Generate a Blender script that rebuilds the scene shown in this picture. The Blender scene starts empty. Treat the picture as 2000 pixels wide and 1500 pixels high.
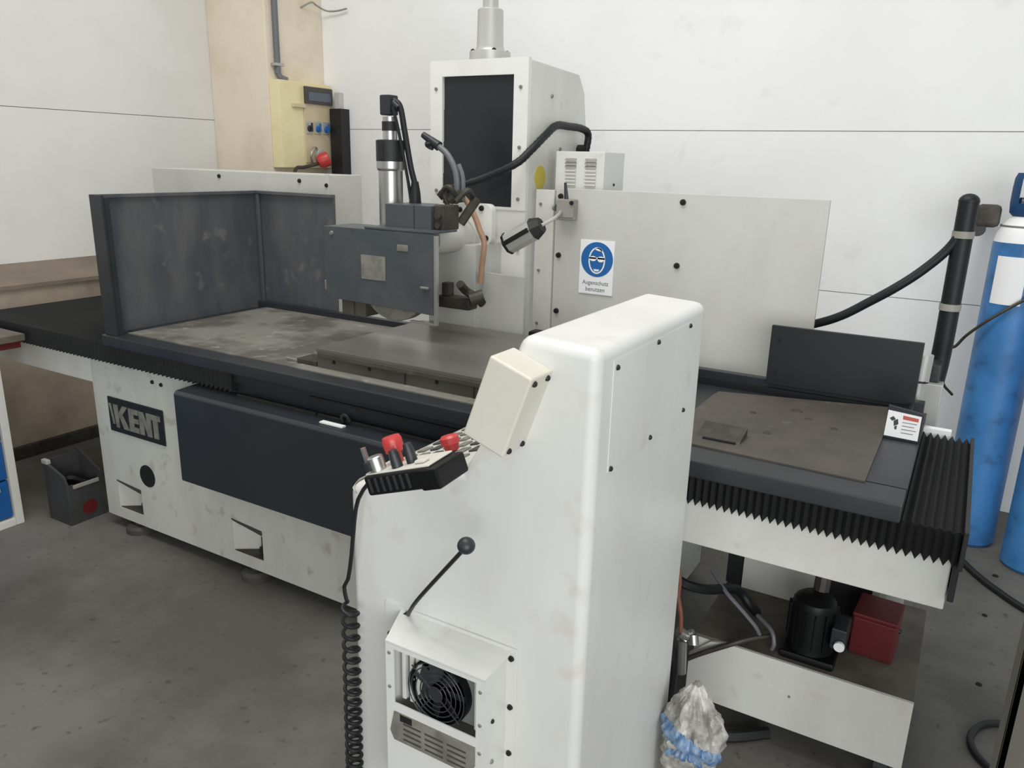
import bpy, bmesh, math, random
from mathutils import Vector, Matrix

random.seed(7)
SC = bpy.context.scene
COL = SC.collection

# ------------------------------------------------------------------ camera
F_PX = 1523.96                      # focal length in pixels of a 2000 px wide frame
YAW, PITCH, ROLL = -0.525745, 0.279095, -0.025403
cam_d = bpy.data.cameras.new('camera')
cam_d.sensor_width = 36.0
cam_d.lens = 36.0 * F_PX / 2000.0
cam_d.clip_start = 0.02
cam = bpy.data.objects.new('camera', cam_d)
COL.objects.link(cam)
fwd = Vector((math.sin(YAW) * math.cos(PITCH), math.cos(YAW) * math.cos(PITCH), -math.sin(PITCH)))
rgt = Vector((math.cos(YAW), -math.sin(YAW), 0))
dwn = fwd.cross(rgt)
r2 = math.cos(ROLL) * rgt + math.sin(ROLL) * dwn
d2 = -math.sin(ROLL) * rgt + math.cos(ROLL) * dwn
m = Matrix.Identity(4)
for i in range(3):
    m[i][0], m[i][1], m[i][2] = r2[i], -d2[i], -fwd[i]
m.translation = (0, 0, 1.65)
cam.matrix_world = m
SC.camera = cam

# ------------------------------------------------------------------ light, exposure
SC.view_settings.view_transform = 'Standard'
SC.view_settings.look = 'None'
SC.view_settings.gamma = 1.0
SC.view_settings.use_curve_mapping = False
SC.view_settings.exposure = 0.10

world = bpy.data.worlds.new('workshop_daylight')
SC.world = world
world.use_nodes = True
bg = world.node_tree.nodes['Background']
bg.inputs['Color'].default_value = (0.94, 0.98, 1.0, 1)
bg.inputs['Strength'].default_value = 0.42


def area(name, loc, rot, sx, sy, power, colr=(1, 1, 1)):
    l = bpy.data.lights.new(name, 'AREA')
    l.shape = 'RECTANGLE'
    l.size, l.size_y = sx, sy
    l.energy = power
    l.color = colr
    o = bpy.data.objects.new(name, l)
    o.location = loc
    o.rotation_euler = rot
    COL.objects.link(o)
    return o


area('roof_light', (-1.6, 1.2, 5.0), (0, 0, 0), 3.6, 2.0, 140, (1.0, 0.985, 0.95))
gd = area('gate_daylight', (2.0, -2.0, 1.5), (0, 0, 0), 3.6, 2.2, 142, (0.97, 0.985, 1.0))
gd.rotation_euler = (Vector((-0.5, 1.9, 0.9)) - gd.location).to_track_quat('-Z', 'Y').to_euler()


# ------------------------------------------------------------------ materials
def lin(c):
    out = []
    for v in c:
        v = v / 255.0
        out.append(v / 12.92 if v <= 0.04045 else ((v + 0.055) / 1.055) ** 2.4)
    return (out[0], out[1], out[2], 1.0)


def mk(name, c, rough=0.5, metal=0.0, c2=None, scale=6.0, amount=0.5, streak=None, speck=None, speck_scale=40.0,
       bump=0.0, bump_scale=60.0, spec=0.5, lo=0.42, hi=0.68):
    """painted or bare surface: base colour, a second colour in soft blotches, small specks, fine relief"""
    mt = bpy.data.materials.new(name)
    mt.use_nodes = True
    nt = mt.node_tree
    N, L = nt.nodes, nt.links
    b = N['Principled BSDF']
    b.inputs['Roughness'].default_value = rough
    b.inputs['Metallic'].default_value = metal
    b.inputs['Specular IOR Level'].default_value = spec
    tc = N.new('ShaderNodeTexCoord')
    vec = tc.outputs['Object']
    if streak:
        mp = N.new('ShaderNodeMapping')
        mp.inputs['Scale'].default_value = streak
        L.new(vec, mp.inputs['Vector'])
        vec = mp.outputs['Vector']
    last = None
    if c2 is not None:
        nz = N.new('ShaderNodeTexNoise')
        nz.inputs['Scale'].default_value = scale
        nz.inputs['Detail'].default_value = 6
        nz.inputs['Roughness'].default_value = 0.6
        L.new(vec, nz.inputs['Vector'])
        mr = N.new('ShaderNodeMapRange')
        mr.inputs['From Min'].default_value = lo
        mr.inputs['From Max'].default_value = hi
        mr.inputs['To Max'].default_value = amount
        L.new(nz.outputs['Fac'], mr.inputs['Value'])
        mx = N.new('ShaderNodeMixRGB')
        mx.inputs['Color1'].default_value = lin(c)
        mx.inputs['Color2'].default_value = lin(c2)
        L.new(mr.outputs['Result'], mx.inputs['Fac'])
        last = mx.outputs['Color']
    if speck is not None:
        nz = N.new('ShaderNodeTexNoise')
        nz.inputs['Scale'].default_value = speck_scale
        nz.inputs['Detail'].default_value = 3
        L.new(tc.outputs['Object'], nz.inputs['Vector'])
        mr = N.new('ShaderNodeMapRange')
        mr.inputs['From Min'].default_value = 0.62
        mr.inputs['From Max'].default_value = 0.74
        mr.inputs['To Max'].default_value = 0.7
        L.new(nz.outputs['Fac'], mr.inputs['Value'])
        mx = N.new('ShaderNodeMixRGB')
        if last:
            L.new(last, mx.inputs['Color1'])
        else:
            mx.inputs['Color1'].default_value = lin(c)
        mx.inputs['Color2'].default_value = lin(speck)
        L.new(mr.outputs['Result'], mx.inputs['Fac'])
        last = mx.outputs['Color']
    if last:
        L.new(last, b.inputs['Base Color'])
    else:
        b.inputs['Base Color'].default_value = lin(c)
    if bump > 0:
        nz = N.new('ShaderNodeTexNoise')
        nz.inputs['Scale'].default_value = bump_scale
        nz.inputs['Detail'].default_value = 5
        L.new(tc.outputs['Object'], nz.inputs['Vector'])
        bp = N.new('ShaderNodeBump')
        bp.inputs['Strength'].default_value = bump
        bp.inputs['Distance'].default_value = 0.01
        L.new(nz.outputs['Fac'], bp.inputs['Height'])
        L.new(bp.outputs['Normal'], b.inputs['Normal'])
    return mt


M = {}
M['wall'] = mk('white_wall_paint', (240, 240, 239), 0.85, c2=(229, 228, 224), scale=1.3, amount=0.5, speck=(229, 229, 225), speck_scale=7, bump=0.08, bump_scale=14)
M['wall_left'] = mk('grey_white_wall_paint', (222, 221, 217), 0.85, c2=(210, 208, 202), scale=1.5, amount=0.6, bump=0.08, bump_scale=14)
M['seam'] = mk('wall_joint', (206, 206, 203), 0.9)
M['dado'] = mk('stained_beige_plaster', (172, 158, 140), 0.9, c2=(120, 104, 96), scale=2.2, amount=0.8, bump=0.2, bump_scale=10)
M['sill'] = mk('dusty_brown_ledge', (128, 116, 102), 0.8, c2=(96, 86, 76), scale=3, amount=0.6)
M['pillar'] = mk('beige_pillar_paint', (226, 214, 196), 0.85, c2=(206, 190, 164), scale=2.4, amount=0.7, bump=0.06, bump_scale=20)
M['floor'] = mk('grey_concrete', (104, 102, 96), 0.75, c2=(72, 70, 64), scale=1.1, amount=0.85, speck=(58, 56, 52), speck_scale=26, bump=0.12, bump_scale=45, lo=0.40, hi=0.60)
M['cream'] = mk('machine_off_white_enamel', (214, 214, 207), 0.42, c2=(188, 186, 176), scale=3.0, amount=0.6, speck=(196, 192, 180), speck_scale=14, streak=(1, 1, 0.45), bump=0.02)
M['base'] = mk('base_grey_white_enamel', (198, 198, 189), 0.45, c2=(172, 169, 158), scale=2.6, amount=0.7, speck=(160, 155, 142), speck_scale=13, streak=(1, 1, 0.4), bump=0.02)
M['console'] = mk('console_off_white_enamel', (216, 216, 211), 0.4, c2=(194, 193, 186), scale=2.6, amount=0.55, speck=(202, 199, 190), speck_scale=12, streak=(1, 1, 0.35))
M['column'] = mk('column_off_white_enamel', (226, 226, 220), 0.45, c2=(208, 207, 199), scale=3, amount=0.5)
M['panel'] = mk('grey_white_sheet_enamel', (198, 198, 191), 0.45, c2=(180, 179, 170), scale=2.5, amount=0.7, speck=(192, 190, 180), speck_scale=12, streak=(1, 1, 0.4))
M['beige_box'] = mk('yellowed_plastic', (208, 206, 196), 0.5, c2=(204, 196, 174), scale=7, amount=0.6)
M['dark'] = mk('blue_grey_sheet_enamel', (66, 72, 78), 0.42, c2=(86, 86, 86), scale=3.5, amount=0.7, streak=(1, 1, 0.5), bump=0.03)
M['dark_worn'] = mk('worn_grey_sheet_enamel', (70, 75, 80), 0.42, c2=(98, 96, 95), scale=4.0, amount=0.85, streak=(1, 1.2, 0.45), speck=(112, 110, 104), speck_scale=12)
M['dark_deep'] = mk('dark_cover_enamel', (40, 45, 50), 0.4, c2=(33, 36, 39), scale=3, amount=0.5)
M['dark_black'] = mk('near_black_enamel', (27, 30, 34), 0.45, c2=(22, 24, 27), scale=3, amount=0.5)
M['tray'] = mk('tray_blue_grey_enamel', (37, 41, 45), 0.42, c2=(50, 52, 54), scale=4, amount=0.6)
M['guard'] = mk('wheel_guard_enamel', (67, 73, 77), 0.45, c2=(84, 86, 86), scale=9, amount=0.6, speck=(52, 52, 52), speck_scale=20)
M['black'] = mk('black_rubber', (24, 25, 26), 0.55, c2=(38, 38, 38), scale=20, amount=0.5)
M['bellows'] = mk('black_bellows_cloth', (11, 12, 13), 0.75, c2=(20, 19, 18), scale=12, amount=0.6)
M['window'] = mk('smoked_black_cover', (34, 38, 42), 0.3, c2=(26, 28, 30), scale=3, amount=0.6)
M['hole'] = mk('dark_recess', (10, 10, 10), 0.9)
M['steel'] = mk('brushed_steel', (190, 190, 186), 0.32, 0.85, c2=(150, 150, 146), scale=5, amount=0.5)
M['chuck'] = mk('ground_steel_face', (128, 125, 118), 0.3, 0.45, c2=(98, 94, 88), scale=3.0, amount=0.6, streak=(0.4, 1.5, 1))
M['chuck_side'] = mk('grimy_steel_side', (86, 82, 74), 0.6, 0.2, c2=(62, 58, 52), scale=7, amount=0.8, streak=(0.5, 1, 1.5))
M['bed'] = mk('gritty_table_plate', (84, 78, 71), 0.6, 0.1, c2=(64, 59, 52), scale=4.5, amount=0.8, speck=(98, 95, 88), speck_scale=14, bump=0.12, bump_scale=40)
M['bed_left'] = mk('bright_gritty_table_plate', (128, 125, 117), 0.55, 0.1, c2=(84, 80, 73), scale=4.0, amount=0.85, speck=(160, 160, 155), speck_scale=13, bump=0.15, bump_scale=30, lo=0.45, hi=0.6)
M['bolt'] = mk('dark_bolt_steel', (44, 44, 42), 0.45, 0.5)
M['screw'] = mk('grey_screw_steel', (142, 142, 138), 0.45, 0.4)
M['hose'] = mk('black_hose_rubber', (25, 26, 28), 0.5, spec=0.35)
M['hose_grey'] = mk('grey_segment_hose', (104, 106, 108), 0.5)
M['orange'] = mk('tan_orange_hose', (178, 146, 116), 0.45, c2=(150, 104, 84), scale=8, amount=0.7)
M['red'] = mk('red_plastic', (196, 62, 62), 0.35)
M['red_dark'] = mk('dark_red_paint', (92, 16, 20), 0.55, c2=(66, 20, 20), scale=6, amount=0.5)
M['cable_red'] = mk('faded_red_cable', (128, 78, 64), 0.6)
M['blue'] = mk('gas_cylinder_blue', (64, 128, 188), 0.45, c2=(44, 92, 142), scale=4, amount=0.8, speck=(46, 88, 134), speck_scale=16)
M['blue_cap'] = mk('cylinder_cap_blue', (52, 102, 152), 0.45, c2=(34, 66, 104), scale=8, amount=0.6)
M['drawer_blue'] = mk('drawer_blue_enamel', (22, 84, 146), 0.4)
M['white'] = mk('white_print', (240, 240, 240), 0.5)
M['sign_blue'] = mk('sign_blue_print', (34, 100, 166), 0.45)
M['print_grey'] = mk('grey_print', (120, 122, 118), 0.6)
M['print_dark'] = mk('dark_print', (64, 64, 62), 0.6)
M['print_red'] = mk('red_print', (190, 96, 82), 0.6)
M['label_grey'] = mk('dirty_data_plate', (132, 130, 120), 0.5, c2=(96, 94, 88), scale=22, amount=0.8)
M['yellow'] = mk('yellow_sticker', (204, 188, 84), 0.55)
M['tan_panel'] = mk('tan_switch_panel', (206, 190, 160), 0.6, c2=(194, 180, 140), scale=9, amount=0.6)
M['cream_yellow'] = mk('pale_yellow_box', (232, 220, 176), 0.55, c2=(222, 206, 156), scale=6, amount=0.6)
M['display'] = mk('dark_display_cover', (66, 64, 62), 0.25)
M['display_glass'] = mk('blue_grey_display_glass', (86, 96, 108), 0.2)
M['rubber_pad'] = mk('grimy_iron_pad', (64, 62, 58), 0.7)
M['silver'] = mk('pale_painted_steel', (186, 186, 180), 0.35, 0.3)
M['grey_post'] = mk('grey_painted_post', (150, 148, 140), 0.55, c2=(124, 120, 112), scale=6, amount=0.6)
M['brown_post'] = mk('brown_grey_steel_post', (96, 92, 84), 0.6, c2=(70, 66, 60), scale=5, amount=0.7, streak=(1, 1, 0.2))
M['bag'] = mk('crumpled_white_film', (196, 194, 186), 0.4, c2=(110, 108, 102), scale=16, amount=0.9, lo=0.4, hi=0.62)
M['bag_blue'] = mk('blue_printed_film', (64, 104, 152), 0.4, c2=(170, 190, 206), scale=22, amount=0.8)
M['crate'] = mk('dark_grey_plastic', (58, 58, 58), 0.6, c2=(44, 44, 43), scale=10, amount=0.6)
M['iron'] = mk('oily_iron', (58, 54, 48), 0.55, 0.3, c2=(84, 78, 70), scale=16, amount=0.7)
M['motor'] = mk('black_motor_paint', (11, 12, 13), 0.45, spec=0.3)
M['tank_top'] = mk('dirty_tank_lid', (98, 92, 82), 0.7, c2=(66, 60, 52), scale=8, amount=0.85)
M['knob_black'] = mk('matt_black_knob', (40, 42, 46), 0.45)


# ------------------------------------------------------------------ mesh helpers
class B:
    """collects shapes in world coordinates, links them as ONE mesh object"""

    def __init__(self):
        self.bm = bmesh.new()

    def _add(self, b2, mat=None):
        if mat is not None:
            bmesh.ops.transform(b2, matrix=mat, verts=b2.verts)
        me = bpy.data.meshes.new('tmp')
        b2.to_mesh(me)
        b2.free()
        self.bm.from_mesh(me)
        bpy.data.meshes.remove(me)
        return self

    def box(self, a, b, bev=0.0, seg=2, mat=None):
        b2 = bmesh.new()
        bmesh.ops.create_cube(b2, size=1.0)
        lo = [min(a[i], b[i]) for i in range(3)]
        hi = [max(a[i], b[i]) for i in range(3)]
        for v in b2.verts:
            for i in range(3):
                v.co[i] = lo[i] + (v.co[i] + 0.5) * (hi[i] - lo[i])
        if bev > 0:
            bev = min(bev, 0.49 * min(hi[i] - lo[i] for i in range(3)))
            bmesh.ops.bevel(b2, geom=b2.edges[:], offset=bev, segments=seg, affect='EDGES', profile=0.5)
        return self._add(b2, mat)

    def cyl(self, p0, p1, r0, r1=None, n=24, mat=None):
        r1 = r0 if r1 is None else r1
        p0, p1 = Vector(p0), Vector(p1)
        b2 = bmesh.new()
        d = p1 - p0
        bmesh.ops.create_cone(b2, cap_ends=True, segments=n, radius1=r0, radius2=r1, depth=d.length)
        mt = Matrix.Translation((p0 + p1) / 2) @ d.to_track_quat('Z', 'Y').to_matrix().to_4x4()
        bmesh.ops.transform(b2, matrix=mt, verts=b2.verts)
        return self._add(b2, mat)

    def lathe(self, base, prof, n=28, axis=(0, 0, 1)):
        """prof: list of (radius, height) from bottom to top"""
        b2 = bmesh.new()
        rings = []
        for r, h in prof:
            rings.append([b2.verts.new((max(r, 1e-4) * math.cos(2 * math.pi * k / n), max(r, 1e-4) * math.sin(2 * math.pi * k / n), h)) for k in range(n)])
        for i in range(len(rings) - 1):
            for k in range(n):
                b2.faces.new((rings[i][k], rings[i][(k + 1) % n], rings[i + 1][(k + 1) % n], rings[i + 1][k]))
        b2.faces.new(list(reversed(rings[0])))
        b2.faces.new(rings[-1])
        mt = Matrix.Translation(base) @ Vector(axis).to_track_quat('Z', 'Y').to_matrix().to_4x4()
        return self._add(b2, mt)

    def prism(self, pts, axis, a, b, bev=0.0, seg=2, bev_filter=None):
        """polygon in the plane across axis ('X': pts are (y,z), 'Y': (x,z), 'Z': (x,y)) run from a to b"""
        b2 = bmesh.new()

        def P(u, v, t):
            return {'X': (t, u, v), 'Y': (u, t, v), 'Z': (u, v, t)}[axis]
        va = [b2.verts.new(P(u, v, a)) for u, v in pts]
        vb = [b2.verts.new(P(u, v, b)) for u, v in pts]
        n = len(pts)
        b2.faces.new(va)
        b2.faces.new(list(reversed(vb)))
        for i in range(n):
            b2.faces.new((va[i], vb[i], vb[(i + 1) % n], va[(i + 1) % n]))
        bmesh.ops.recalc_face_normals(b2, faces=b2.faces[:])
        if bev > 0:
            es = [e for e in b2.edges if bev_filter is None or bev_filter((e.verts[0].co + e.verts[1].co) / 2, e)]
            bmesh.ops.bevel(b2, geom=es, offset=bev, segments=seg, affect='EDGES', profile=0.5)
        return self._add(b2)

    def tube(self, path, r, n=8, smooth=6, cap=True):
        pts = [Vector(p) for p in path]
        if smooth > 1 and len(pts) > 2:
            out = []
            ext = [2 * pts[0] - pts[1]] + pts + [2 * pts[-1] - pts[-2]]
            for i in range(1, len(ext) - 2):
                p0, p1, p2, p3 = ext[i - 1:i + 3]
                for s in range(smooth):
                    t = s / smooth
                    out.append(0.5 * ((2 * p1) + (p2 - p0) * t + (2 * p0 - 5 * p1 + 4 * p2 - p3) * t * t + (3 * p1 - p0 - 3 * p2 + p3) * t ** 3))
            out.append(pts[-1])
            pts = out
        b2 = bmesh.new()
        rings = []
        up = None
        for i, p in enumerate(pts):
            d = (pts[min(i + 1, len(pts) - 1)] - pts[max(i - 1, 0)]).normalized()
            if up is None:
                up = d.orthogonal().normalized()
            up = (up - d * up.dot(d)).normalized()
            w = d.cross(up)
            rr = r(i / (len(pts) - 1)) if callable(r) else r
            rings.append([b2.verts.new(p + rr * (math.cos(2 * math.pi * k / n) * up + math.sin(2 * math.pi * k / n) * w)) for k in range(n)])
        for i in range(len(rings) - 1):
            for k in range(n):
                b2.faces.new((rings[i][k], rings[i][(k + 1) % n], rings[i + 1][(k + 1) % n], rings[i + 1][k]))
        if cap:
            b2.faces.new(list(reversed(rings[0])))
            b2.faces.new(rings[-1])
        return self._add(b2)

    def ball(self, c, r, n=16, sc=(1, 1, 1)):
        b2 = bmesh.new()
        bmesh.ops.create_uvsphere(b2, u_segments=n, v_segments=max(8, n // 2), radius=r)
        return self._add(b2, Matrix.Translation(c) @ Matrix.Diagonal((sc[0], sc[1], sc[2], 1)))

    def ring(self, c, R, r, axis=(0, 1, 0), n=32, k=6):
        q = Vector(axis).to_track_quat('Z', 'Y')
        pts = [Vector(c) + q @ Vector((R * math.cos(2 * math.pi * i / n), R * math.sin(2 * math.pi * i / n), 0)) for i in range(n + 1)]
        return self.tube(pts, r, k, smooth=1, cap=False)

    def hollow(self, outer, inner, axis, a, b):
        """plate with an opening: outer and inner are (u0,v0,u1,v1)"""
        o0, p0, o1, p1 = outer
        i0, j0, i1, j1 = inner
        for pts in ([(o0, p0), (o1, p0), (o1, j0), (o0, j0)], [(o0, j1), (o1, j1), (o1, p1), (o0, p1)],
                    [(o0, j0), (i0, j0), (i0, j1), (o0, j1)], [(i1, j0), (o1, j0), (o1, j1), (i1, j1)]):
            if abs(pts[0][0] - pts[1][0]) > 1e-6 and abs(pts[1][1] - pts[2][1]) > 1e-6:
                self.prism(pts, axis, a, b)
        return self

    def build(self, name, mat, parent=None, label=None, kind=None, angle=35):
        me = bpy.data.meshes.new(name)
        org = world_of(parent)
        if org.length > 0:
            bmesh.ops.translate(self.bm, vec=-org, verts=self.bm.verts)
        self.bm.to_mesh(me)
        self.bm.free()
        for p in me.polygons:
            p.use_smooth = True
        me.set_sharp_from_angle(angle=math.radians(angle))
        me.materials.append(mat)
        o = bpy.data.objects.new(name, me)
        COL.objects.link(o)
        if angle > 20 and len(me.polygons) < 600:
            wn = o.modifiers.new('weighted_normals', 'WEIGHTED_NORMAL')
            wn.keep_sharp = True
        if parent is not None:
            o.parent = parent
        if label:
            o['label'] = label
        if kind:
            o['kind'] = kind
        return o


ORIG = {}


def world_of(o):
    while o is not None:
        if o.name in ORIG:
            return ORIG[o.name]
        o = o.parent
    return Vector((0, 0, 0))


def thing(name, loc, label, cat, group=None):
    o = bpy.data.objects.new(name, None)
    o.empty_display_size = 0.1
    o.location = loc
    COL.objects.link(o)
    ORIG[o.name] = Vector(loc)
    o['label'] = label
    o['category'] = cat
    if group:
        o['group'] = group
    return o


def tag(o, label, cat, group=None):
    """a thing that is one mesh"""
    o['label'] = label
    o['category'] = cat
    if group:
        o['group'] = group
    return o


def rebase(o, loc):
    """move a single-mesh thing's origin to its base"""
    v = Vector(loc)
    o.data.transform(Matrix.Translation(-v))
    o.location = v
    ORIG[o.name] = v
    return o


_bolt = {}


def bolt(parent, p, axis='-Y', r=0.009, mat='bolt', name='bolt'):
    key = (r, mat)
    if key not in _bolt:
        me = bpy.data.meshes.new(name)
        bm = bmesh.new()
        bmesh.ops.create_cone(bm, cap_ends=True, segments=12, radius1=r, radius2=r * 0.8, depth=r * 0.7)
        bmesh.ops.create_cone(bm, cap_ends=True, segments=6, radius1=r * 0.45, radius2=r * 0.4, depth=r * 0.3,
                              matrix=Matrix.Translation((0, 0, r * 0.45)))
        bm.to_mesh(me)
        bm.free()
        me.materials.append(M[mat])
        _bolt[key] = me
    o = bpy.data.objects.new(name, _bolt[key])
    COL.objects.link(o)
    o.parent = parent
    d = {'-Y': Vector((0, -1, 0)), '+X': Vector((1, 0, 0)), '+Z': Vector((0, 0, 1)), '-X': Vector((-1, 0, 0))}[axis] if isinstance(axis, str) else Vector(axis).normalized()
    o.location = Vector(p) - world_of(parent) + d * r * 0.3
    o.rotation_mode = 'QUATERNION'
    o.rotation_quaternion = d.to_track_quat('Z', 'Y')
    return o


def struct(o):
    o['kind'] = 'structure'
    return o


# ------------------------------------------------------------------ setting
WY, WX, LX = 4.40, -4.70, -4.34
struct(B().box((-7.0, -3.5, -0.10), (3.2, WY + 0.25, 0.0)).build('floor', M['floor']))

# back wall: wide precast panels with recessed horizontal joints
wb = struct(B().box((WX - 0.25, WY + 0.03, -0.1), (3.2, WY + 0.25, 4.6)).build('wall_back', M['seam']))
zs = [0.0, 1.025, 1.832, 2.9, 4.6]
for a, b in zip(zs[:-1], zs[1:]):
    B().box((WX, WY, a + 0.0018), (3.2, WY + 0.03, b - 0.0018)).build('wall_panel', M['wall'], wb)
# left wall: upper panels set back, thicker lower wall with a dusty ledge
wl = struct(B().box((WX - 0.25, -3.5, -0.1), (WX - 0.03, WY + 0.25, 4.6)).build('wall_left', M['seam']))
zs = [0.9, 1.868, 2.95, 4.6]
for a, b in zip(zs[:-1], zs[1:]):
    B().box((WX - 0.03, -3.5, a + 0.0018), (WX, WY, b - 0.0018)).build('wall_panel', M['wall_left'], wl)
struct(B().box((WX - 0.03, -3.5, 0.0), (LX - 0.02, WY, 0.94)).build('wall_left_lower', M['dado']))
struct(B().prism([(WX, 0.93), (LX, 0.93), (LX, 0.95), (WX, 1.018)], 'Y', -3.5, WY).build('trim_1', M['sill']))
struct(B().box((LX - 0.02, -3.5, 0.0), (LX + 0.012, WY, 0.07), 0.004).build('wall_foot_shade_left', M['iron']))  # added dark strip imitating the shadow along the foot of the wall

# concrete pillar standing in the corner
PX, PY = -4.15, 3.875
struct(B().box((WX, PY, 0.0), (PX, WY, 4.6), 0.012).build('trim_2', M['pillar']))

# conduit on the pillar
cd = thing('cable_conduit', (PX + 0.03, 3.93, 2.14), 'grey cable conduit running down the corner edge of the beige pillar', 'pipe')
B().cyl((PX + 0.022, 3.945, 2.16), (PX + 0.022, 3.945, 3.6), 0.020).build('pipe', M['hose_grey'], cd)
B().box((PX, 3.905, 2.205), (PX + 0.045, 3.985, 2.225), 0.004).build('clamp', M['steel'], cd)
B().tube([(PX + 0.022, 3.945, 2.17), (PX + 0.03, 3.96, 2.14), (PX + 0.045, 4.0, 2.125)], 0.018, 10).build('elbow', M['hose_grey'], cd)

# fused switch box on the pillar
sb = thing('switch_box', (PX, 4.15, 1.56), 'pale yellow electrical switch box with a dark display mounted on the pillar', 'switch box')
BX = PX + 0.09
B().box((PX, 3.88, 1.565), (BX, 4.37, 2.12), 0.006).build('housing', M['cream_yellow'], sb)
pn = B().box((BX, 4.09, 1.60), (BX + 0.012, 4.36, 2.10), 0.004).build('switch_panel', M['tan_panel'], sb)
dp = B().box((BX + 0.012, 4.085, 1.985), (BX + 0.03, 4.35, 2.095), 0.006).build('display_cover', M['display'], sb)
B().box((BX + 0.03, 4.115, 2.005), (BX + 0.033, 4.325, 2.06)).build('display_glass', M['display_glass'], dp)
B().box((BX, 3.985, 1.955), (BX + 0.02, 4.10, 1.98), 0.004).build('hinge_bar', M['tan_panel'], sb)
for yy, mt in ((4.125, 'knob_black'), (4.205, 'sign_blue'), (4.285, 'sign_blue')):
    s = B().box((BX + 0.012, yy - 0.032, 1.79), (BX + 0.018, yy + 0.032, 1.875), 0.003).build('switch_plate', M['silver'], sb)
    B().cyl((BX + 0.018, yy, 1.825), (BX + 0.034, yy, 1.825), 0.022, 0.018, 16).box((BX + 0.034, yy - 0.006, 1.805), (BX + 0.046, yy + 0.006, 1.862), 0.002).build('rotary_switch', M[mt], s)
B().lathe((BX + 0.012, 4.20, 1.655), [(0.0, 0), (0.038, 0), (0.04, 0.03), (0.03, 0.035)], 18, (1, 0, 0)).build('socket', M['silver'], sb)

pl = thing('power_plug', (BX + 0.05, 4.2, 1.575), 'red industrial power plug hanging below the switch box on the pillar', 'plug')
B().lathe((BX + 0.045, 4.165, 1.60), [(0.0, 0), (0.034, 0), (0.05, 0.025), (0.05, 0.075), (0.042, 0.08), (0.0, 0.082)], 20, (0.45, 0.55, 0.35)).build('plug_body', M['red'], pl)
B().tube([(BX + 0.05, 4.17, 1.60), (BX + 0.06, 4.10, 1.585), (BX + 0.05, 4.02, 1.57), (BX + 0.03, 3.96, 1.55), (BX + 0.02, 3.95, 1.38)], 0.012, 8).build('cord', M['iron'], pl)
B().tube([(BX + 0.03, 4.12, 1.60), (BX + 0.045, 4.10, 1.65), (BX + 0.04, 4.14, 1.70), (BX + 0.026, 4.18, 1.69)], 0.008, 8).build('hook', M['steel'], pl)

tr = thing('cable_trunking', (-3.98, 4.38, 1.2), 'black upright cable trunking on the white wall beside the beige pillar', 'cable duct')
B().box((-4.03, 4.31, 1.2), (-3.925, WY, 1.965), 0.004).build('duct', M['black'], tr)
B().box((-4.022, 4.355, 1.965), (-3.975, WY, 2.075), 0.004).build('outlet_box', M['panel'], tr)

wr = rebase(B().tube([(PX, 4.20, 2.60), (PX + 0.06, 4.24, 2.635), (PX + 0.05, 4.30, 2.625), (PX + 0.08, 4.36, 2.60), (PX + 0.16, 4.37, 2.595), (PX + 0.25, 4.375, 2.605)], 0.006, 6).build('loose_wire', M['grey_post']), (PX, 4.2, 2.6))
tag(wr, 'short loose grey wire curling off the top of the beige pillar', 'wire')

# ------------------------------------------------------------------ surface grinder
FY = 1.904
G = thing('surface_grinder', (-1.8, 2.4, 0.0), 'large off-white surface grinding machine with dark splash guards and black bellows', 'grinding machine')

# base with lifting pockets and a round opening cut in its front
BX0, BX1 = -3.22, -0.78
pockets = [(-3.128, -2.962, 0.108, 0.240), (-2.385, -2.215, 0.108, 0.248)]
base = B()
base.box((BX0, FY + 0.10, 0.055), (BX1, 2.95, 0.80))
xs = [BX0, pockets[0][0], pockets[0][1], pockets[1][0], pockets[1][1], BX1]
base.box((xs[0], FY, 0.055), (xs[1], FY + 0.10, 0.83))
base.box((xs[2], FY, 0.055), (xs[3], FY + 0.10, 0.83))
base.box((xs[4], FY, 0.055), (xs[5], FY + 0.10, 0.83))
for p in pockets:
    base.box((p[0], FY, 0.055), (p[1], FY + 0.10, p[2]))
    base.prism([(p[0], p[3]), (p[1], p[3] - 0.012), (p[1], 0.83), (p[0], 0.83)], 'Y', FY, FY + 0.10)
base = base.build('base', M['base'], G)
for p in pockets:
    B().prism([(p[0], p[3]), (p[1], p[3] - 0.012), (p[1], p[3] - 0.03), (p[0] + 0.01, p[3] - 0.006)], 'Y', FY - 0.004, FY + 0.002).build('pocket_top_shade', M['print_dark'], base)  # dark wedge painted as the shadow under the pocket's top edge
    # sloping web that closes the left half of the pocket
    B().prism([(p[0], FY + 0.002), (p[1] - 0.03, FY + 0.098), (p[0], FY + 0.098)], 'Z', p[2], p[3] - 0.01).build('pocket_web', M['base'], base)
    B().prism([(p[0] + 0.004, FY + 0.002), (p[1], FY + 0.002), (p[1], FY + 0.099), (p[1] - 0.03, FY + 0.099)], 'Z', p[2], p[2] + 0.003).build('shaded_pocket_floor', M['iron'], base)  # grimy floor plate, coloured dark for the shade inside the pocket
    B().cyl((p[1] - 0.035, FY + 0.045, p[2]), (p[1] - 0.035, FY + 0.045, p[2] + 0.075), 0.016, n=12).cyl((p[1] - 0.035, FY + 0.045, p[2] + 0.012), (p[1] - 0.035, FY + 0.045, p[2] + 0.03), 0.026, n=6).build('levelling_screw', M['bolt'], base)
B().cyl((-2.903, FY - 0.002, 0.307), (-2.903, FY + 0.004, 0.307), 0.050, n=32).build('round_opening', M['hole'], base)
for x in (-2.80, -2.745):
    bolt(base, (x, FY, 0.745 - (x + 2.8) * 0.05), '-Y', 0.009)
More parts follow.
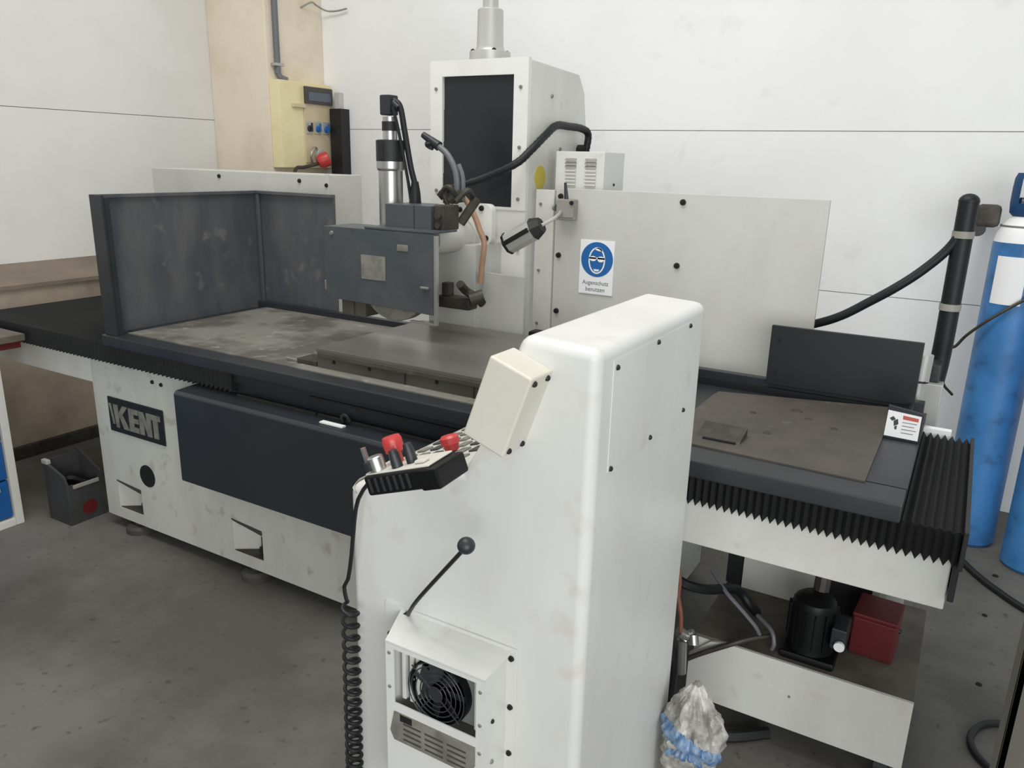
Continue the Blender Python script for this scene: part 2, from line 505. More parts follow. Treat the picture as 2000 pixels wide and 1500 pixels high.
# levelling feet
for x in (-3.045, -2.30, -1.2):
    B().lathe((x, FY + 0.035, 0.0), [(0.062, 0.0), (0.062, 0.022), (0.05, 0.034), (0.022, 0.036), (0.022, 0.06)], 24).build('levelling_foot', M['rubber_pad'], G)
for x in (-3.045, -2.30, -1.2):
    B().lathe((x, 2.85, 0.0), [(0.062, 0.0), (0.062, 0.022), (0.05, 0.034), (0.022, 0.036), (0.022, 0.06)], 16).build('levelling_foot', M['rubber_pad'], G)

# arms that carry the table ways at both ends
B().box((-4.10, FY, 0.675), (BX0, 2.62, 0.805), 0.004).build('way_arm', M['cream'], G)
ra = B().box((BX1, FY, 0.666), (0.072, 2.62, 0.808), 0.004).build('way_arm', M['cream'], G)
B().box((0.074, FY - 0.02, 0.70), (0.088, 2.60, 0.815), 0.003).build('end_plate', M['black'], ra)
B().box((-0.115, 2.60, 0.80), (0.03, 2.625, 0.895), 0.002).build('rear_rail', M['white'], ra)

# name plate with raised letters
npl = B().box((-3.119, FY - 0.006, 0.476), (-2.750, FY, 0.632), 0.003).build('name_plate', M['black'], G)


def letters(x0, x1, z0, z1, y):
    W = x1 - x0

    def P(pts):
        return [(x0 + u * W, z0 + v * (z1 - z0)) for u, v in pts]
    out = B()
    t = 0.09
    # slanted bar before the first letter
    out.prism(P([(0.0, 1.0), (0.035, 1.0), (0.085, 0.12), (0.055, 0.12)]), 'Y', y, y + 0.004)
    # K
    out.prism(P([(0.085, 1), (0.175, 1), (0.175, 0), (0.12, 0)]), 'Y', y, y + 0.004)
    out.prism(P([(0.176, 0.62), (0.27, 1), (0.37, 1), (0.225, 0.5), (0.176, 0.42)]), 'Y', y + 0.0003, y + 0.004)
    out.prism(P([(0.19, 0.55), (0.255, 0.6), (0.375, 0.0), (0.27, 0.0)]), 'Y', y + 0.0006, y + 0.004)
    # E
    out.prism(P([(0.39, 1), (0.39 + t, 1), (0.39 + t, 0), (0.39, 0)]), 'Y', y, y + 0.004)
    for za, zb in ((0.78, 1.0), (0.40, 0.60), (0.0, 0.22)):
        out.prism(P([(0.48, za), (0.575, za), (0.575, zb), (0.48, zb)]), 'Y', y, y + 0.004)
    # N
    out.prism(P([(0.595, 1), (0.675, 1), (0.675, 0), (0.595, 0)]), 'Y', y, y + 0.004)
    out.prism(P([(0.74, 1), (0.82, 1), (0.82, 0), (0.74, 0)]), 'Y', y, y + 0.004)
    out.prism(P([(0.62, 1), (0.675, 1), (0.80, 0.0), (0.74, 0.0)]), 'Y', y + 0.0006, y + 0.004)
    # T
    out.prism(P([(0.822, 1), (1.0, 1), (1.0, 0.77), (0.822, 0.77)]), 'Y', y + 0.0003, y + 0.004)
    out.prism(P([(0.865, 0.78), (0.95, 0.78), (0.95, 0.0), (0.865, 0.0)]), 'Y', y, y + 0.004)
    return out


letters(-3.108, -2.768, 0.500, 0.603, FY - 0.009).build('raised_lettering', M['label_grey'], npl)

# protruding dark cover on the front of the base
CV0, CV1 = -2.515, -1.18
cov = B().prism([(1.79, 0.42), (1.79, 0.772), (1.80, 0.784), (FY, 0.79), (FY, 0.42)], 'X', CV0, CV1, 0.004).build('front_cover', M['dark_deep'], G)
B().box((-1.80, 1.82, 0.787), (-1.70, 1.84, 0.792)).build('white_tag', M['white'], cov, 'small white strip lying on the cover edge')
for xa, xb, yy in ((-2.25, -1.86, 1.872), (-1.85, -1.25, 1.872)):
    B().box((xa, yy - 0.008, 0.786), (xb, yy, 0.80), 0.002).build('cover_rib', M['black'], cov)
B().tube([(-1.73, 1.86, 0.79), (-1.73, 1.855, 0.815), (-1.71, 1.855, 0.82), (-1.70, 1.86, 0.80)], 0.006, 8).build('hasp', M['black'], cov)

# table (splash tray)
CX1_ = -0.77
TZ = 0.925
tray = B()
tray.box((-3.02, 1.956, 0.885), (-0.045, 2.654, 0.905))
tray.box((-3.02, 1.845, 0.878), (-0.045, 1.955, TZ), 0.006)          # front lip
tray.box((-0.137, 1.9555, 0.9051), (-0.0452, 2.6545, TZ - 0.0003))   # right end plate
tray.box((-3.0198, 1.9555, 0.9051), (-2.945, 2.6545, TZ - 0.0003))   # left end plate
tray.box((-3.02, 2.655, 0.885), (-0.055, 2.69, 0.955), 0.003)        # rear wall
tray = tray.build('table_tray', M['tray'], G)
apron = B().box((-2.30, 1.885, 0.835), (-0.80, 1.93, 0.88)).build('table_apron', M['dark_deep'], G)
B().box((-2.32, 1.90, 0.80), (-0.80, 1.98, 0.84)).build('way_cover', M['black'], G)
B().box((-1.9, 1.878, 0.842), (-0.9, 1.886, 0.850)).build('apron_groove', M['black'], apron)
B().box((-2.30, FY - 0.006, 0.791), (-1.0, FY + 0.03, 0.838)).build('way_strip', M['dark_deep'], G)
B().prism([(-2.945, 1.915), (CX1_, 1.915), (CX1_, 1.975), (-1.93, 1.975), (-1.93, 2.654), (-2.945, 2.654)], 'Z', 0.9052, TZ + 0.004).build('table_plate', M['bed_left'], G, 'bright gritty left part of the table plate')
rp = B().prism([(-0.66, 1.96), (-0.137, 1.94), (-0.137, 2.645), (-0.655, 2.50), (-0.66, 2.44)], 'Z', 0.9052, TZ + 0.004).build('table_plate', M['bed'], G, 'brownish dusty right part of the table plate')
for x, y, r in ((-0.39, 2.42, 0.017), (-0.345, 2.36, 0.010), (-0.42, 2.16, 0.010), (-0.265, 2.31, 0.010), (-0.50, 2.33, 0.008)):
    B().lathe((x, y, TZ + 0.003), [(r * 1.2, 0), (r, 0.003), (r * 0.6, 0.004)], 12).build('stain_spot', M['iron'], rp)
# lifted flap beside an oil slot, on both ends of the table
B().prism([(2.02, TZ + 0.004), (2.10, TZ + 0.004), (2.10, TZ + 0.028), (2.03, TZ + 0.010)], 'X', -0.58, -0.46).build('oil_slot', M['iron'], rp)
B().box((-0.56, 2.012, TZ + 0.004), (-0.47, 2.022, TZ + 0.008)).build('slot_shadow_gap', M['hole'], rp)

# magnetic chuck
CX0, CX1 = -1.94, -0.77
ch = B().box((CX0, 1.965, TZ - 0.01), (CX1, 2.58, 0.985), 0.003).build('magnetic_chuck', M['chuck_side'], G, 'grimy brown chuck body on the table')
B().box((CX0, 1.962, 0.985), (CX1, 2.583, 1.0), 0.002).build('chuck_face', M['chuck'], ch, 'smooth ground steel chuck face')
B().box((CX0 + 0.01, 1.958, 0.968), (CX1 - 0.01, 1.965, 0.985), 0.002).build('stop_rail', M['bed'], ch)
for x in (-1.55, -1.28, -1.0):
    B().box((x, 1.961, 0.93), (x + 0.004, 1.966, 0.968)).build('seam', M['iron'], ch)
for x in (-1.86, -1.70, -1.42, -1.15):
    bolt(ch, (x, 1.965, 0.958), '-Y', 0.007, 'iron' if False else 'bolt')
B().box((-2.04, 1.965, TZ + 0.004), (-1.945, 2.05, TZ + 0.022), 0.003).build('chuck_clamp', M['iron'], G)
B().box((-2.10, 1.97, TZ + 0.004), (-2.03, 1.99, TZ + 0.016), 0.003).build('clamp_bar', M['steel'], G)

# scraps of white paper on the table
for i, (x, y, a) in enumerate(((-2.02, 2.33, 0.2), (-1.985, 2.40, 0.5))):
    mt = Matrix.Translation((x, y, TZ + 0.0045)) @ Matrix.Rotation(a, 4, 'Z')
    s = B().box((-0.055, -0.018, 0), (0.055, 0.018, 0.004), 0.001, mat=mt).build('paper_scrap', M['white'])
    rebase(s, (x, y, TZ + 0.004))
    tag(s, ['crumpled white paper strip on the gritty table left of the wheel', 'smaller white paper strip tucked behind the other strip on the table'][i], 'paper', 'paper strips on the table')


# bellows
def bellows(x0, x1, pitch, y0, y1, z0, z1):
    n = int(round((x1 - x0) / pitch)) * 2
    bm = bmesh.new()
    rings = []
    for i in range(n + 1):
        x = x0 + (x1 - x0) * i / n
        k = 0.0 if i % 2 else 0.013
        prof = [(y0 + k, z0 + k), (y0 + k, z1 - k), (y1 - k, z1 - k), (y1 - k, z0 + k)]
        rings.append([bm.verts.new((x, y, z)) for y, z in prof])
    for i in range(n):
        for k in range(4):
            bm.faces.new((rings[i][k], rings[i + 1][k], rings[i + 1][(k + 1) % 4], rings[i][(k + 1) % 4]))
    bm.faces.new(rings[0])
    bm.faces.new(list(reversed(rings[-1])))
    bmesh.ops.recalc_face_normals(bm, faces=bm.faces[:])
    b = B()
    b.bm.free()
    b.bm = bm
    return b


bellows(-4.10, -2.29, 0.026, 1.872, 2.60, 0.793, 0.882).build('bellows', M['bellows'], G, angle=10)
br = bellows(-0.80, 0.082, 0.019, 1.868, 2.60, 0.793, 0.882).build('bellows', M['bellows'], G, angle=10)
B().box((0.082, 1.862, 0.79), (0.092, 2.605, 0.886), 0.002).build('bellows_end_plate', M['black'], G)
B().box((-2.292, 1.868, 0.80), (-2.282, 1.92, 0.884), 0.002).build('bellows_clamp', M['black'], G)

# left splash guard
sg = B()
sg.box((-3.012, 1.8725, TZ), (-3.0, 2.689, 1.469))
sg.box((-3.012, 2.69, TZ), (-2.51, 2.70, 1.469))
sg.box((-3.0125, 1.8725, 1.4692), (-2.985, 2.671, 1.482))
sg.box((-3.0125, 2.6715, 1.4692), (-2.51, 2.7005, 1.482))
sg = sg.build('splash_guard', M['dark_worn'], G, 'tall worn grey corner guard at the left end of the table')
B().box((-3.0125, 1.860, TZ), (-2.935, 1.872, 1.482), 0.002).box((-2.945, 1.8722, TZ), (-2.935, 1.893, 1.47)).build('front_flange', M['tray'], sg)
B().box((-2.999, 2.672, TZ + 0.005), (-2.975, 2.689, 1.4685), 0.006).build('corner_highlight_strip', M['dark'], sg)  # thin added strip standing in for the highlight along the corner

# right rear splash guard
g2 = B().box((-0.537, 2.635, 0.945), (-0.083, 2.650, 1.146), 0.002).box((-0.095, 2.40, 0.94), (-0.083, 2.64, 0.955), 0.002).box((-0.80, 2.640, 0.905), (-0.095, 2.655, 0.93)).build('splash_guard', M['dark_black'], G, 'low dark guard plate at the right rear of the table')
bolt(g2, (-0.51, 2.635, 1.10), '-Y', 0.006)
bolt(g2, (-0.51, 2.635, 0.99), '-Y', 0.006)

# warning plate on an upright tab at the right end of the tray
wt = B().prism([(-0.1365, TZ), (-0.0455, TZ), (-0.0445, 1.010), (-0.135, 1.022)], 'Y', 2.324, 2.335, 0.0015).build('warning_tab', M['dark_deep'], G)
B().box((-0.136, 2.3355, TZ), (-0.046, 2.37, 0.937)).build('tab_foot', M['dark_deep'], wt)
wp = B().prism([(-0.1355, 0.934), (-0.050, 0.932), (-0.0495, 1.002), (-0.1335, 1.008)], 'Y', 2.3215, 2.324).build('warning_plate', M['white'], wt)
y, dx, dz = 2.321, -0.0085, -0.048
for nm, mt_, shapes in (
        ('red_header', 'print_red', [[(-0.086, 1.036), (-0.047, 1.034), (-0.047, 1.044), (-0.086, 1.047)]]),
        ('hand_pictogram', 'print_dark', [[(-0.119, 1.034), (-0.110, 1.041), (-0.103, 1.033), (-0.112, 1.027)],
                                          [(-0.108, 1.028), (-0.098, 1.035), (-0.095, 1.020), (-0.106, 1.013)],
                                          [(-0.104, 1.012), (-0.098, 1.016), (-0.098, 1.004), (-0.103, 1.004)]]),
        ('small_print', 'label_grey', [[(-0.086, 1.026 - k * 0.010), (-0.049 - 0.006 * (k % 2), 1.026 - k * 0.010), (-0.049 - 0.006 * (k % 2), 1.028 - k * 0.010), (-0.086, 1.028 - k * 0.010)] for k in range(4)])):
    pr = B()
    for sh in shapes:
        pr.prism([(u + dx, v + dz) for u, v in sh], 'Y', y, y + 0.001)
    pr.build(nm, M[mt_], wp)

# rear panels of the cross ways
pl_ = B().box((-3.97, 2.83, 0.55), (-2.665, 3.06, 1.562), 0.003).build('rear_cabinet', M['panel'], G)
B().box((-2.69, 2.828, 0.55), (-2.665, 2.832, 1.565), 0.001).build('edge_strip', M['panel'], pl_)
for x, z in ((-3.424, 1.535), (-2.855, 1.53), (-2.68, 1.515)):
    bolt(pl_, (x, 2.83, z), '-Y', 0.011)
pr_ = B().box((-1.462, 2.83, 0.86), (-0.437, 2.845, 1.549), 0.002).build('rear_panel', M['panel'], G)
for x, z in ((-0.941, 1.518), (-0.945, 1.287), (-1.44, 1.518), (-1.44, 1.287), (-1.44, 1.06)):
    bolt(pr_, (x, 2.83, z), '-Y', 0.012)
pst = B().box((-1.548, 2.822, 0.90), (-1.466, 2.845, 1.541), 0.002).build('cover_strip', M['cream'], G)
for z in (1.485, 1.22, 1.0):
    bolt(pst, (-1.525, 2.822, z), '-Y', 0.007, 'screw')
B().box((-1.5, 2.70, 0.955), (-1.44, 2.76, 0.99), 0.01).build('way_wiper', M['black'], G)

# eye protection sign on the rear panel
sg_ = B().box((-1.343, 2.826, 1.146), (-1.197, 2.830, 1.357), 0.001).build('safety_sign', M['white'], G)
SX, SZ, SR, SY = -1.2685, 1.2835, 0.068, 2.8255
B().cyl((SX, SY + 0.0008, SZ), (SX, SY - 0.0004, SZ), SR, n=48).build('blue_disc', M['sign_blue'], sg_)


def ellipse(cx, cz, rx, rz, n=28, a0=0.0, a1=2 * math.pi):
    return [(cx + rx * math.cos(a0 + (a1 - a0) * i / n), cz + rz * math.sin(a0 + (a1 - a0) * i / n)) for i in range(n)]


def flat_ring(b, cx, cz, rx, rz, w, y0, y1, n=40, kz=1.0, a0=0, a1=2 * math.pi):
    for i in range(n):
        t0 = a0 + (a1 - a0) * i / n
        t1 = a0 + (a1 - a0) * (i + 1) / n
        b.prism([(cx + rx * math.cos(t0), cz + rz * math.sin(t0)), (cx + rx * math.cos(t1), cz + rz * math.sin(t1)),
                 (cx + (rx - w) * math.cos(t1), cz + (rz - w) * math.sin(t1)), (cx + (rx - w) * math.cos(t0), cz + (rz - w) * math.sin(t0))], 'Y', y0, y1)


face = B()
y0, y1 = SY - 0.0012, SY - 0.0002
flat_ring(face, SX, SZ - 0.004, 0.0355, 0.052, 0.0055, y0, y1)                       # head outline
face.prism([(SX - 0.014, SZ + 0.040), (SX + 0.004, SZ + 0.047), (SX + 0.020, SZ + 0.041), (SX + 0.021, SZ + 0.032), (SX + 0.004, SZ + 0.034)], 'Y', y0, y1)   # hair
face.prism(ellipse(SX - 0.0165, SZ + 0.003, 0.0145, 0.0100), 'Y', y0, y1)             # goggles
face.prism(ellipse(SX + 0.0165, SZ + 0.002, 0.0145, 0.0115), 'Y', y0, y1)
face.box((SX - 0.034, y0, SZ + 0.002), (SX + 0.034, y1, SZ + 0.008))
face.prism([(SX - 0.008, SZ - 0.046), (SX + 0.008, SZ - 0.046), (SX + 0.013, SZ - 0.038), (SX - 0.013, SZ - 0.038)], 'Y', y0, y1)
face.build('goggles_pictogram', M['white'], sg_)


def words(txt, cx, cz, size, width, y, name, mat, parent):
    cu = bpy.data.curves.new('t', 'FONT')
    cu.body = txt
    cu.size = size
    cu.align_x = 'CENTER'
    cu.align_y = 'CENTER'
    cu.extrude = 0.0006
    cu.resolution_u = 3
    to = bpy.data.objects.new('t', cu)
    COL.objects.link(to)
    dg = bpy.context.evaluated_depsgraph_get()
    me = bpy.data.meshes.new_from_object(to.evaluated_get(dg))
    bpy.data.objects.remove(to)
    bpy.data.curves.remove(cu)
    w = max(v.co.x for v in me.vertices) - min(v.co.x for v in me.vertices)
    s = width / w
    org = world_of(parent)
    me.transform(Matrix.Translation(Vector((cx, y, cz)) - org) @ Matrix.Rotation(math.pi / 2, 4, 'X') @ Matrix.Diagonal((s, 1, 1, 1)))
    me.name = name
    me.materials.clear()
    me.materials.append(mat)
    o = bpy.data.objects.new(name, me)
    COL.objects.link(o)
    o.parent = parent
    return o


words('Augenschutz', SX - 0.002, 1.1915, 0.024, 0.112, 2.8258, 'sign_word', M['print_grey'], sg_)
words('benutzen', SX - 0.002, 1.1655, 0.024, 0.082, 2.8258, 'sign_word', M['print_grey'], sg_)

# column
KX0, KX1, KY = -2.048, -1.582, 2.80
colb = B().prism([(KY + 0.015, 0.86), (KY + 0.015, 2.028), (3.24, 2.012), (3.30, 1.94), (3.33, 1.80), (3.335, 0.86)], 'X', KX0, KX1, 0.006)
colb = colb.build('column', M['cream'], G)
fr = B().hollow((KX0, 1.455, KX1, 2.033), (-1.988, 1.466, -1.647, 1.972), 'Y', KY - 0.006, KY + 0.016).build('column_front_frame', M['column'], colb)
B().box((KX0 + 0.002, KY - 0.002, 0.90), (KX1 - 0.001, KY + 0.016, 1.456), 0.002).build('column_front_plate', M['column'], colb)
for i in range(4):                                     # overlapping black slide plates seen in the column window
    z1 = 1.972 - i * 0.127
    B().box((-1.988, KY + 0.001 + 0.003 * (3 - i), z1 - 0.131), (-1.647, KY + 0.006 + 0.003 * (3 - i), z1)).build('slide_plate', M['window'], colb)
for x, z in ((-2.018, 1.925), (-1.615, 1.925), (-1.615, 1.70), (-1.615, 1.50), (-2.018, 1.52), (-1.612, 1.30)):
    bolt(colb, (x, KY - 0.006, z), '-Y', 0.008, 'screw')
for y, z in ((2.99, 1.905), (3.08, 1.70)):
    bolt(colb, (KX1, y, z), '+X', 0.009, 'screw')
B().lathe((KX1, 2.91, 1.585), [(0.047, 0), (0.047, 0.0015), (0.046, 0.002)], 32, (1, 0, 0)).build('round_sticker', M['yellow'], colb, 'round yellow sticker on the column side')
# feed motor housing on top
ST = (-1.92, 3.05, 2.02)
st = B().lathe(ST, [(0.088, 0), (0.088, 0.072), (0.064, 0.078), (0.057, 0.095), (0.054, 0.236), (0.050, 0.241), (0.033, 0.243), (0.033, 0.6)], 32).build('feed_cylinder', M['silver'], G)
for k in range(4):
    a = math.pi / 4 + k * math.pi / 2
    bolt(st, (ST[0] + 0.075 * math.cos(a), ST[1] + 0.075 * math.sin(a), 2.093), '+Z', 0.010)

# vented electrical box beside the column
vb = B().box((-1.505, 2.90, 1.50), (-1.292, 3.10, 1.690), 0.003).build('vented_box', M['cream'], G)
B().box((-1.583, 3.03, 1.50), (-1.506, 3.09, 1.66), 0.003).build('mounting_bracket', M['panel'], vb)
for cx in (-1.437, -1.350):
    for k in range(8):
        z = 1.662 - k * 0.0135
        B().prism([(2.893, z - 0.006), (2.901, z + 0.003), (2.901, z - 0.006)], 'X', cx - 0.024, cx + 0.024).build('louvre', M['label_grey'] if k < 3 else M['panel'], vb)
bolt(vb, (-1.292, 3.0, 1.565), '+X', 0.006)

# black hose from the column side to the spindle head
B().tube([(-1.545, 3.26, 1.69), (-1.535, 3.255, 1.765), (-1.54, 3.20, 1.788), (-1.545, 3.08, 1.792), (-1.545, 2.97, 1.790), (-1.545, 2.88, 1.75), (-1.56, 2.79, 1.69), (-1.60, 2.74, 1.637), (-1.72, 2.70, 1.58), (-1.85, 2.64, 1.53), (-1.88, 2.62, 1.50)],
         lambda t: 0.0155 + 0.001 * math.sin(t * 260), 12, 10).build('power_hose', M['hose'], G)
B().cyl((-1.582, 3.26, 1.70), (-1.54, 3.26, 1.70), 0.024, n=16).build('hose_socket', M['bolt'], G)

# spindle head and wheel guard
B().cyl((-1.80, 2.43, 1.352), (-1.80, 2.78, 1.352), 0.062, n=32).cyl((-1.80, 2.66, 1.352), (-1.80, 2.70, 1.352), 0.070, n=32).build('spindle_housing', M['panel'], G)
B().box((-1.92, 2.60, 0.98), (-1.69, 2.80, 1.325), 0.004).build('head_slide', M['panel'], G)
rng = []
for cx, cz, a0 in ((-1.705, 1.455, 0), (-1.83, 1.455, 90), (-1.83, 1.345, 180), (-1.705, 1.345, 270)):
    rng += [(cx + 0.025 * math.cos(math.radians(a0 + t)), cz + 0.025 * math.sin(math.radians(a0 + t))) for t in (0, 30, 60, 90)]
fl = B().prism(rng, 'Y', 2.700, 2.735, 0.004).build('bearing_flange', M['column'], G)
for x, z in ((-1.832, 1.452), (-1.728, 1.462), (-1.832, 1.35), (-1.705, 1.345)):
    bolt(fl, (x, 2.70, z), '-Y', 0.012)

GY = 2.25
wg = B().prism([(-2.155, 1.393), (-1.642, 1.393), (-1.642, 1.104), (-1.76, 1.108), (-2.155, 1.118)], 'Y', GY, GY + 0.016, 0.002).build('wheel_guard', M['guard'], G)
gb = B()
gb.box((-2.154, GY + 0.0165, 1.381), (-1.76, GY + 0.17, 1.3925))
gb.box((-2.154, GY + 0.0165, 1.118), (-2.14, GY + 0.17, 1.3805))
gb.box((-2.1395, GY + 0.155, 1.14), (-1.76, GY + 0.1695, 1.3805))
gb.box((-1.775, GY + 0.0165, 1.20), (-1.7605, GY + 0.1545, 1.3805))
gb.build('guard_shell', M['guard'], wg)
B().box((-1.6415, GY + 0.002, 1.066), (-1.629, GY + 0.020, 1.388), 0.002).box((-1.75, GY + 0.004, 1.066), (-1.6416, GY + 0.018, 1.074), 0.001).build('guard_edge_frame', M['steel'], wg, 'bare bright edge frame of the guard')
B().box((-1.955, GY, 1.3935), (-1.64, GY + 0.15, 1.403), 0.003).build('guard_lid', M['guard'], wg)
B().box((-1.972, GY - 0.003, 1.208), (-1.856, GY, 1.298), 0.001).build('data_plate', M['label_grey'], wg)
B().box((-1.800, GY - 0.003, 1.325), (-1.750, GY, 1.348), 0.001).build('small_plate', M['label_grey'], wg)
bolt(wg, (-2.115, GY, 1.368), '-Y', 0.009, 'screw')
B().box((-2.166, GY + 0.002, 1.145), (-2.150, GY + 0.03, 1.185), 0.004).build('latch', M['steel'], wg)
B().box((-1.69, GY - 0.014, 1.198), (-1.655, GY, 1.208), 0.003).build('latch_lever', M['steel'], wg)
B().box((-2.095, GY + 0.02, 1.056), (-1.975, GY + 0.10, 1.120), 0.003).box((-2.04, GY + 0.014, 1.06), (-2.03, GY + 0.02, 1.115)).build('wheel_side_block', M['chuck_side'], wg)
B().lathe((-1.86, GY + 0.045, 1.212), [(0.03, 0), (0.158, 0.0), (0.160, 0.004), (0.160, 0.046), (0.158, 0.05), (0.03, 0.05)], 64, (0, 1, 0)).build('grinding_wheel', M['label_grey'], G)
B().cyl((-1.86, GY + 0.095, 1.212), (-1.86, 2.47, 1.212), 0.05, n=24).build('spindle_nose', M['steel'], G)
# motor block above the guard
mb = B().box((-1.895, 2.30, 1.392), (-1.765, 2.46, 1.486), 0.003).box((-1.765, 2.305, 1.392), (-1.69, 2.44, 1.486), 0.003).build('dresser_block', M['dark'], G)
B().box((-1.69, 2.32, 1.40), (-1.645, 2.42, 1.49), 0.006).cyl((-1.667, 2.31, 1.455), (-1.667, 2.33, 1.455), 0.014).cyl((-1.667, 2.31, 1.42), (-1.667, 2.33, 1.42), 0.012).build('valve_block', M['iron'], mb)
B().tube([(-1.675, 2.44, 1.52), (-1.69, 2.42, 1.55), (-1.73, 2.44, 1.53), (-1.71, 2.46, 1.45)], 0.010, 8).tube([(-1.66, 2.42, 1.50), (-1.63, 2.45, 1.54), (-1.64, 2.50, 1.50), (-1.66, 2.48, 1.44)], 0.011, 8).cyl((-1.66, 2.45, 1.42), (-1.62, 2.5, 1.51), 0.018, n=10).cyl((-1.70, 2.44, 1.50), (-1.66, 2.45, 1.53), 0.015, n=8).build('hose_fittings', M['iron'], G)
# upright dressing cylinder with its cable
DX, DY = -1.962, 2.42
dc = B().lathe((DX, DY, 1.395), [(0.046, 0), (0.046, 0.205), (0.050, 0.208), (0.053, 0.215), (0.053, 0.262), (0.030, 0.264), (0.027, 0.30), (0.027, 0.40), (0.0, 0.402)], 32).build('dressing_cylinder', M['steel'], G)
B().lathe((DX, DY, 1.635), [(0.054, 0), (0.054, 0.075), (0.045, 0.078)], 32).box((DX - 0.012, DY - 0.056, 1.64), (DX + 0.01, DY - 0.04, 1.705), 0.002).build('black_collar', M['black'], dc)
B().lathe((DX, DY, 1.745), [(0.030, 0), (0.030, 0.032), (0.027, 0.034)], 24).build('lock_ring', M['black'], dc)
B().box((DX - 0.028, DY - 0.026, 1.80), (DX + 0.022, DY + 0.026, 1.872), 0.006).cyl((DX + 0.02, DY, 1.845), (DX + 0.045, DY, 1.825), 0.016, n=12).build('cable_plug', M['knob_black'], dc)
B().tube([(DX + 0.02, DY, 1.855), (DX + 0.05, DY, 1.83), (DX + 0.07, DY, 1.74), (DX + 0.095, DY, 1.62), (DX + 0.115, DY, 1.55), (DX + 0.12, DY, 1.48)], 0.011, 10).tube([(DX + 0.03, DY - 0.02, 1.83), (DX + 0.055, DY - 0.02, 1.75), (DX + 0.095, DY - 0.02, 1.58), (DX + 0.105, DY - 0.01, 1.48)], 0.006, 8).lathe((DX + 0.115, DY, 1.475), [(0.024, 0), (0.020, 0.05), (0.013, 0.09)], 12).build('cable', M['hose'], dc)
# coolant nozzle on a segmented hose
nz = B().tube([(-1.745, 2.55, 1.50), (-1.745, 2.55, 1.56), (-1.755, 2.55, 1.61), (-1.79, 2.55, 1.665), (-1.84, 2.55, 1.70), (-1.87, 2.55, 1.722)], 0.012, 10).tube([(-1.725, 2.56, 1.50), (-1.725, 2.56, 1.58), (-1.745, 2.56, 1.63)], 0.009, 8).build('coolant_hose', M['hose_grey'], G)
B().cyl((-1.83, 2.55, 1.695), (-1.905, 2.55, 1.737), 0.019, 0.012, 12).cyl((-1.855, 2.55, 1.72), (-1.872, 2.55, 1.685), 0.013, n=10).cyl((-1.86, 2.545, 1.705), (-1.885, 2.545, 1.70), 0.012, n=8).build('nozzle', M['knob_black'], nz)
B().tube([(-1.80, 2.60, 1.528), (-1.765, 2.595, 1.518), (-1.725, 2.59, 1.490), (-1.69, 2.59, 1.44), (-1.67, 2.595, 1.39), (-1.652, 2.60, 1.345), (-1.652, 2.60, 1.30), (-1.66, 2.60, 1.24), (-1.665, 2.60, 1.18)], 0.0115, 10).build('oil_hose', M['orange'], G)
# coolant tap at the guard's right
ct = B().tube([(-1.60, 2.36, 1.21), (-1.60, 2.40, 1.18), (-1.565, 2.42, 1.155), (-1.55, 2.44, 1.13)], 0.016, 10).box((-1.74, 2.40, 1.105), (-1.585, 2.46, 1.15), 0.008).box((-1.715, 2.405, 1.15), (-1.68, 2.44, 1.20), 0.004).cyl((-1.575, 2.39, 1.15), (-1.535, 2.42, 1.165), 0.026, n=12).build('coolant_tap', M['iron'], G)
# white deflector plate behind the chuck
B().prism([(-1.797, 0.99), (-1.775, 0.965), (-1.476, 0.955), (-1.476, 1.215), (-1.797, 1.228)], 'Y', 2.615, 2.625, 0.0015).build('deflector_plate', M['panel'], G)

# work lamp on the rear panel
lp = B().cyl((-1.535, 2.59, 1.345), (-1.43, 2.60, 1.405), 0.042, 0.042, 8).build('work_lamp', M['silver'], G)
B().cyl((-1.432, 2.60, 1.404), (-1.40, 2.603, 1.422), 0.044, 0.030, 8).build('lamp_cap', M['bolt'], lp)
B().box((-0.060, -0.044, -0.008), (0.065, -0.039, 0.010), 0.002, mat=Matrix.Translation((-1.485, 2.592, 1.372)) @ Matrix.Rotation(-0.52, 4, 'Y')).build('lamp_slot', M['bolt'], lp)
B().lathe((-1.535, 2.59, 1.345), [(0.044, 0.004), (0.044, -0.006), (0.035, -0.006)][::-1], 8, (1.05, 0.1, 0.6)).build('lamp_rim', M['bolt'], lp)
B().tube([(-1.40, 2.60, 1.42), (-1.385, 2.66, 1.44), (-1.40, 2.74, 1.455), (-1.42, 2.79, 1.46)], 0.007, 8).build('lamp_arm', M['silver'], lp)
lb = B().box((-1.438, 2.785, 1.438), (-1.362, 2.83, 1.510), 0.006).box((-1.445, 2.79, 1.43), (-1.36, 2.822, 1.445), 0.004).build('lamp_switch_box', M['grey_post'], G)
B().cyl((-1.40, 2.80, 1.505), (-1.408, 2.80, 1.572), 0.009, 0.005, 10).build('toggle_lever', M['knob_black'], lb)
bolt(lb, (-1.37, 2.785, 1.497), '-Y', 0.009)
bolt(lb, (-1.447, 2.80, 1.475), '-X', 0.014, 'screw')

# ------------------------------------------------------------------ control console
CYF, CYB = 1.153, 1.742
K = thing('control_console', (-0.77, 1.45, 0.0), 'tall off-white control cabinet with fan unit in front of the grinder', 'control cabinet')
prof = [(-1.065, 0.0), (-0.503, 0.0), (-0.503, 1.352), (-0.655, 1.360), (-0.728, 1.160), (-0.776, 1.078), (-1.055, 0.985), (-1.065, 0.972)]


def keep(mid, e):
    return not (mid.z < 0.01)


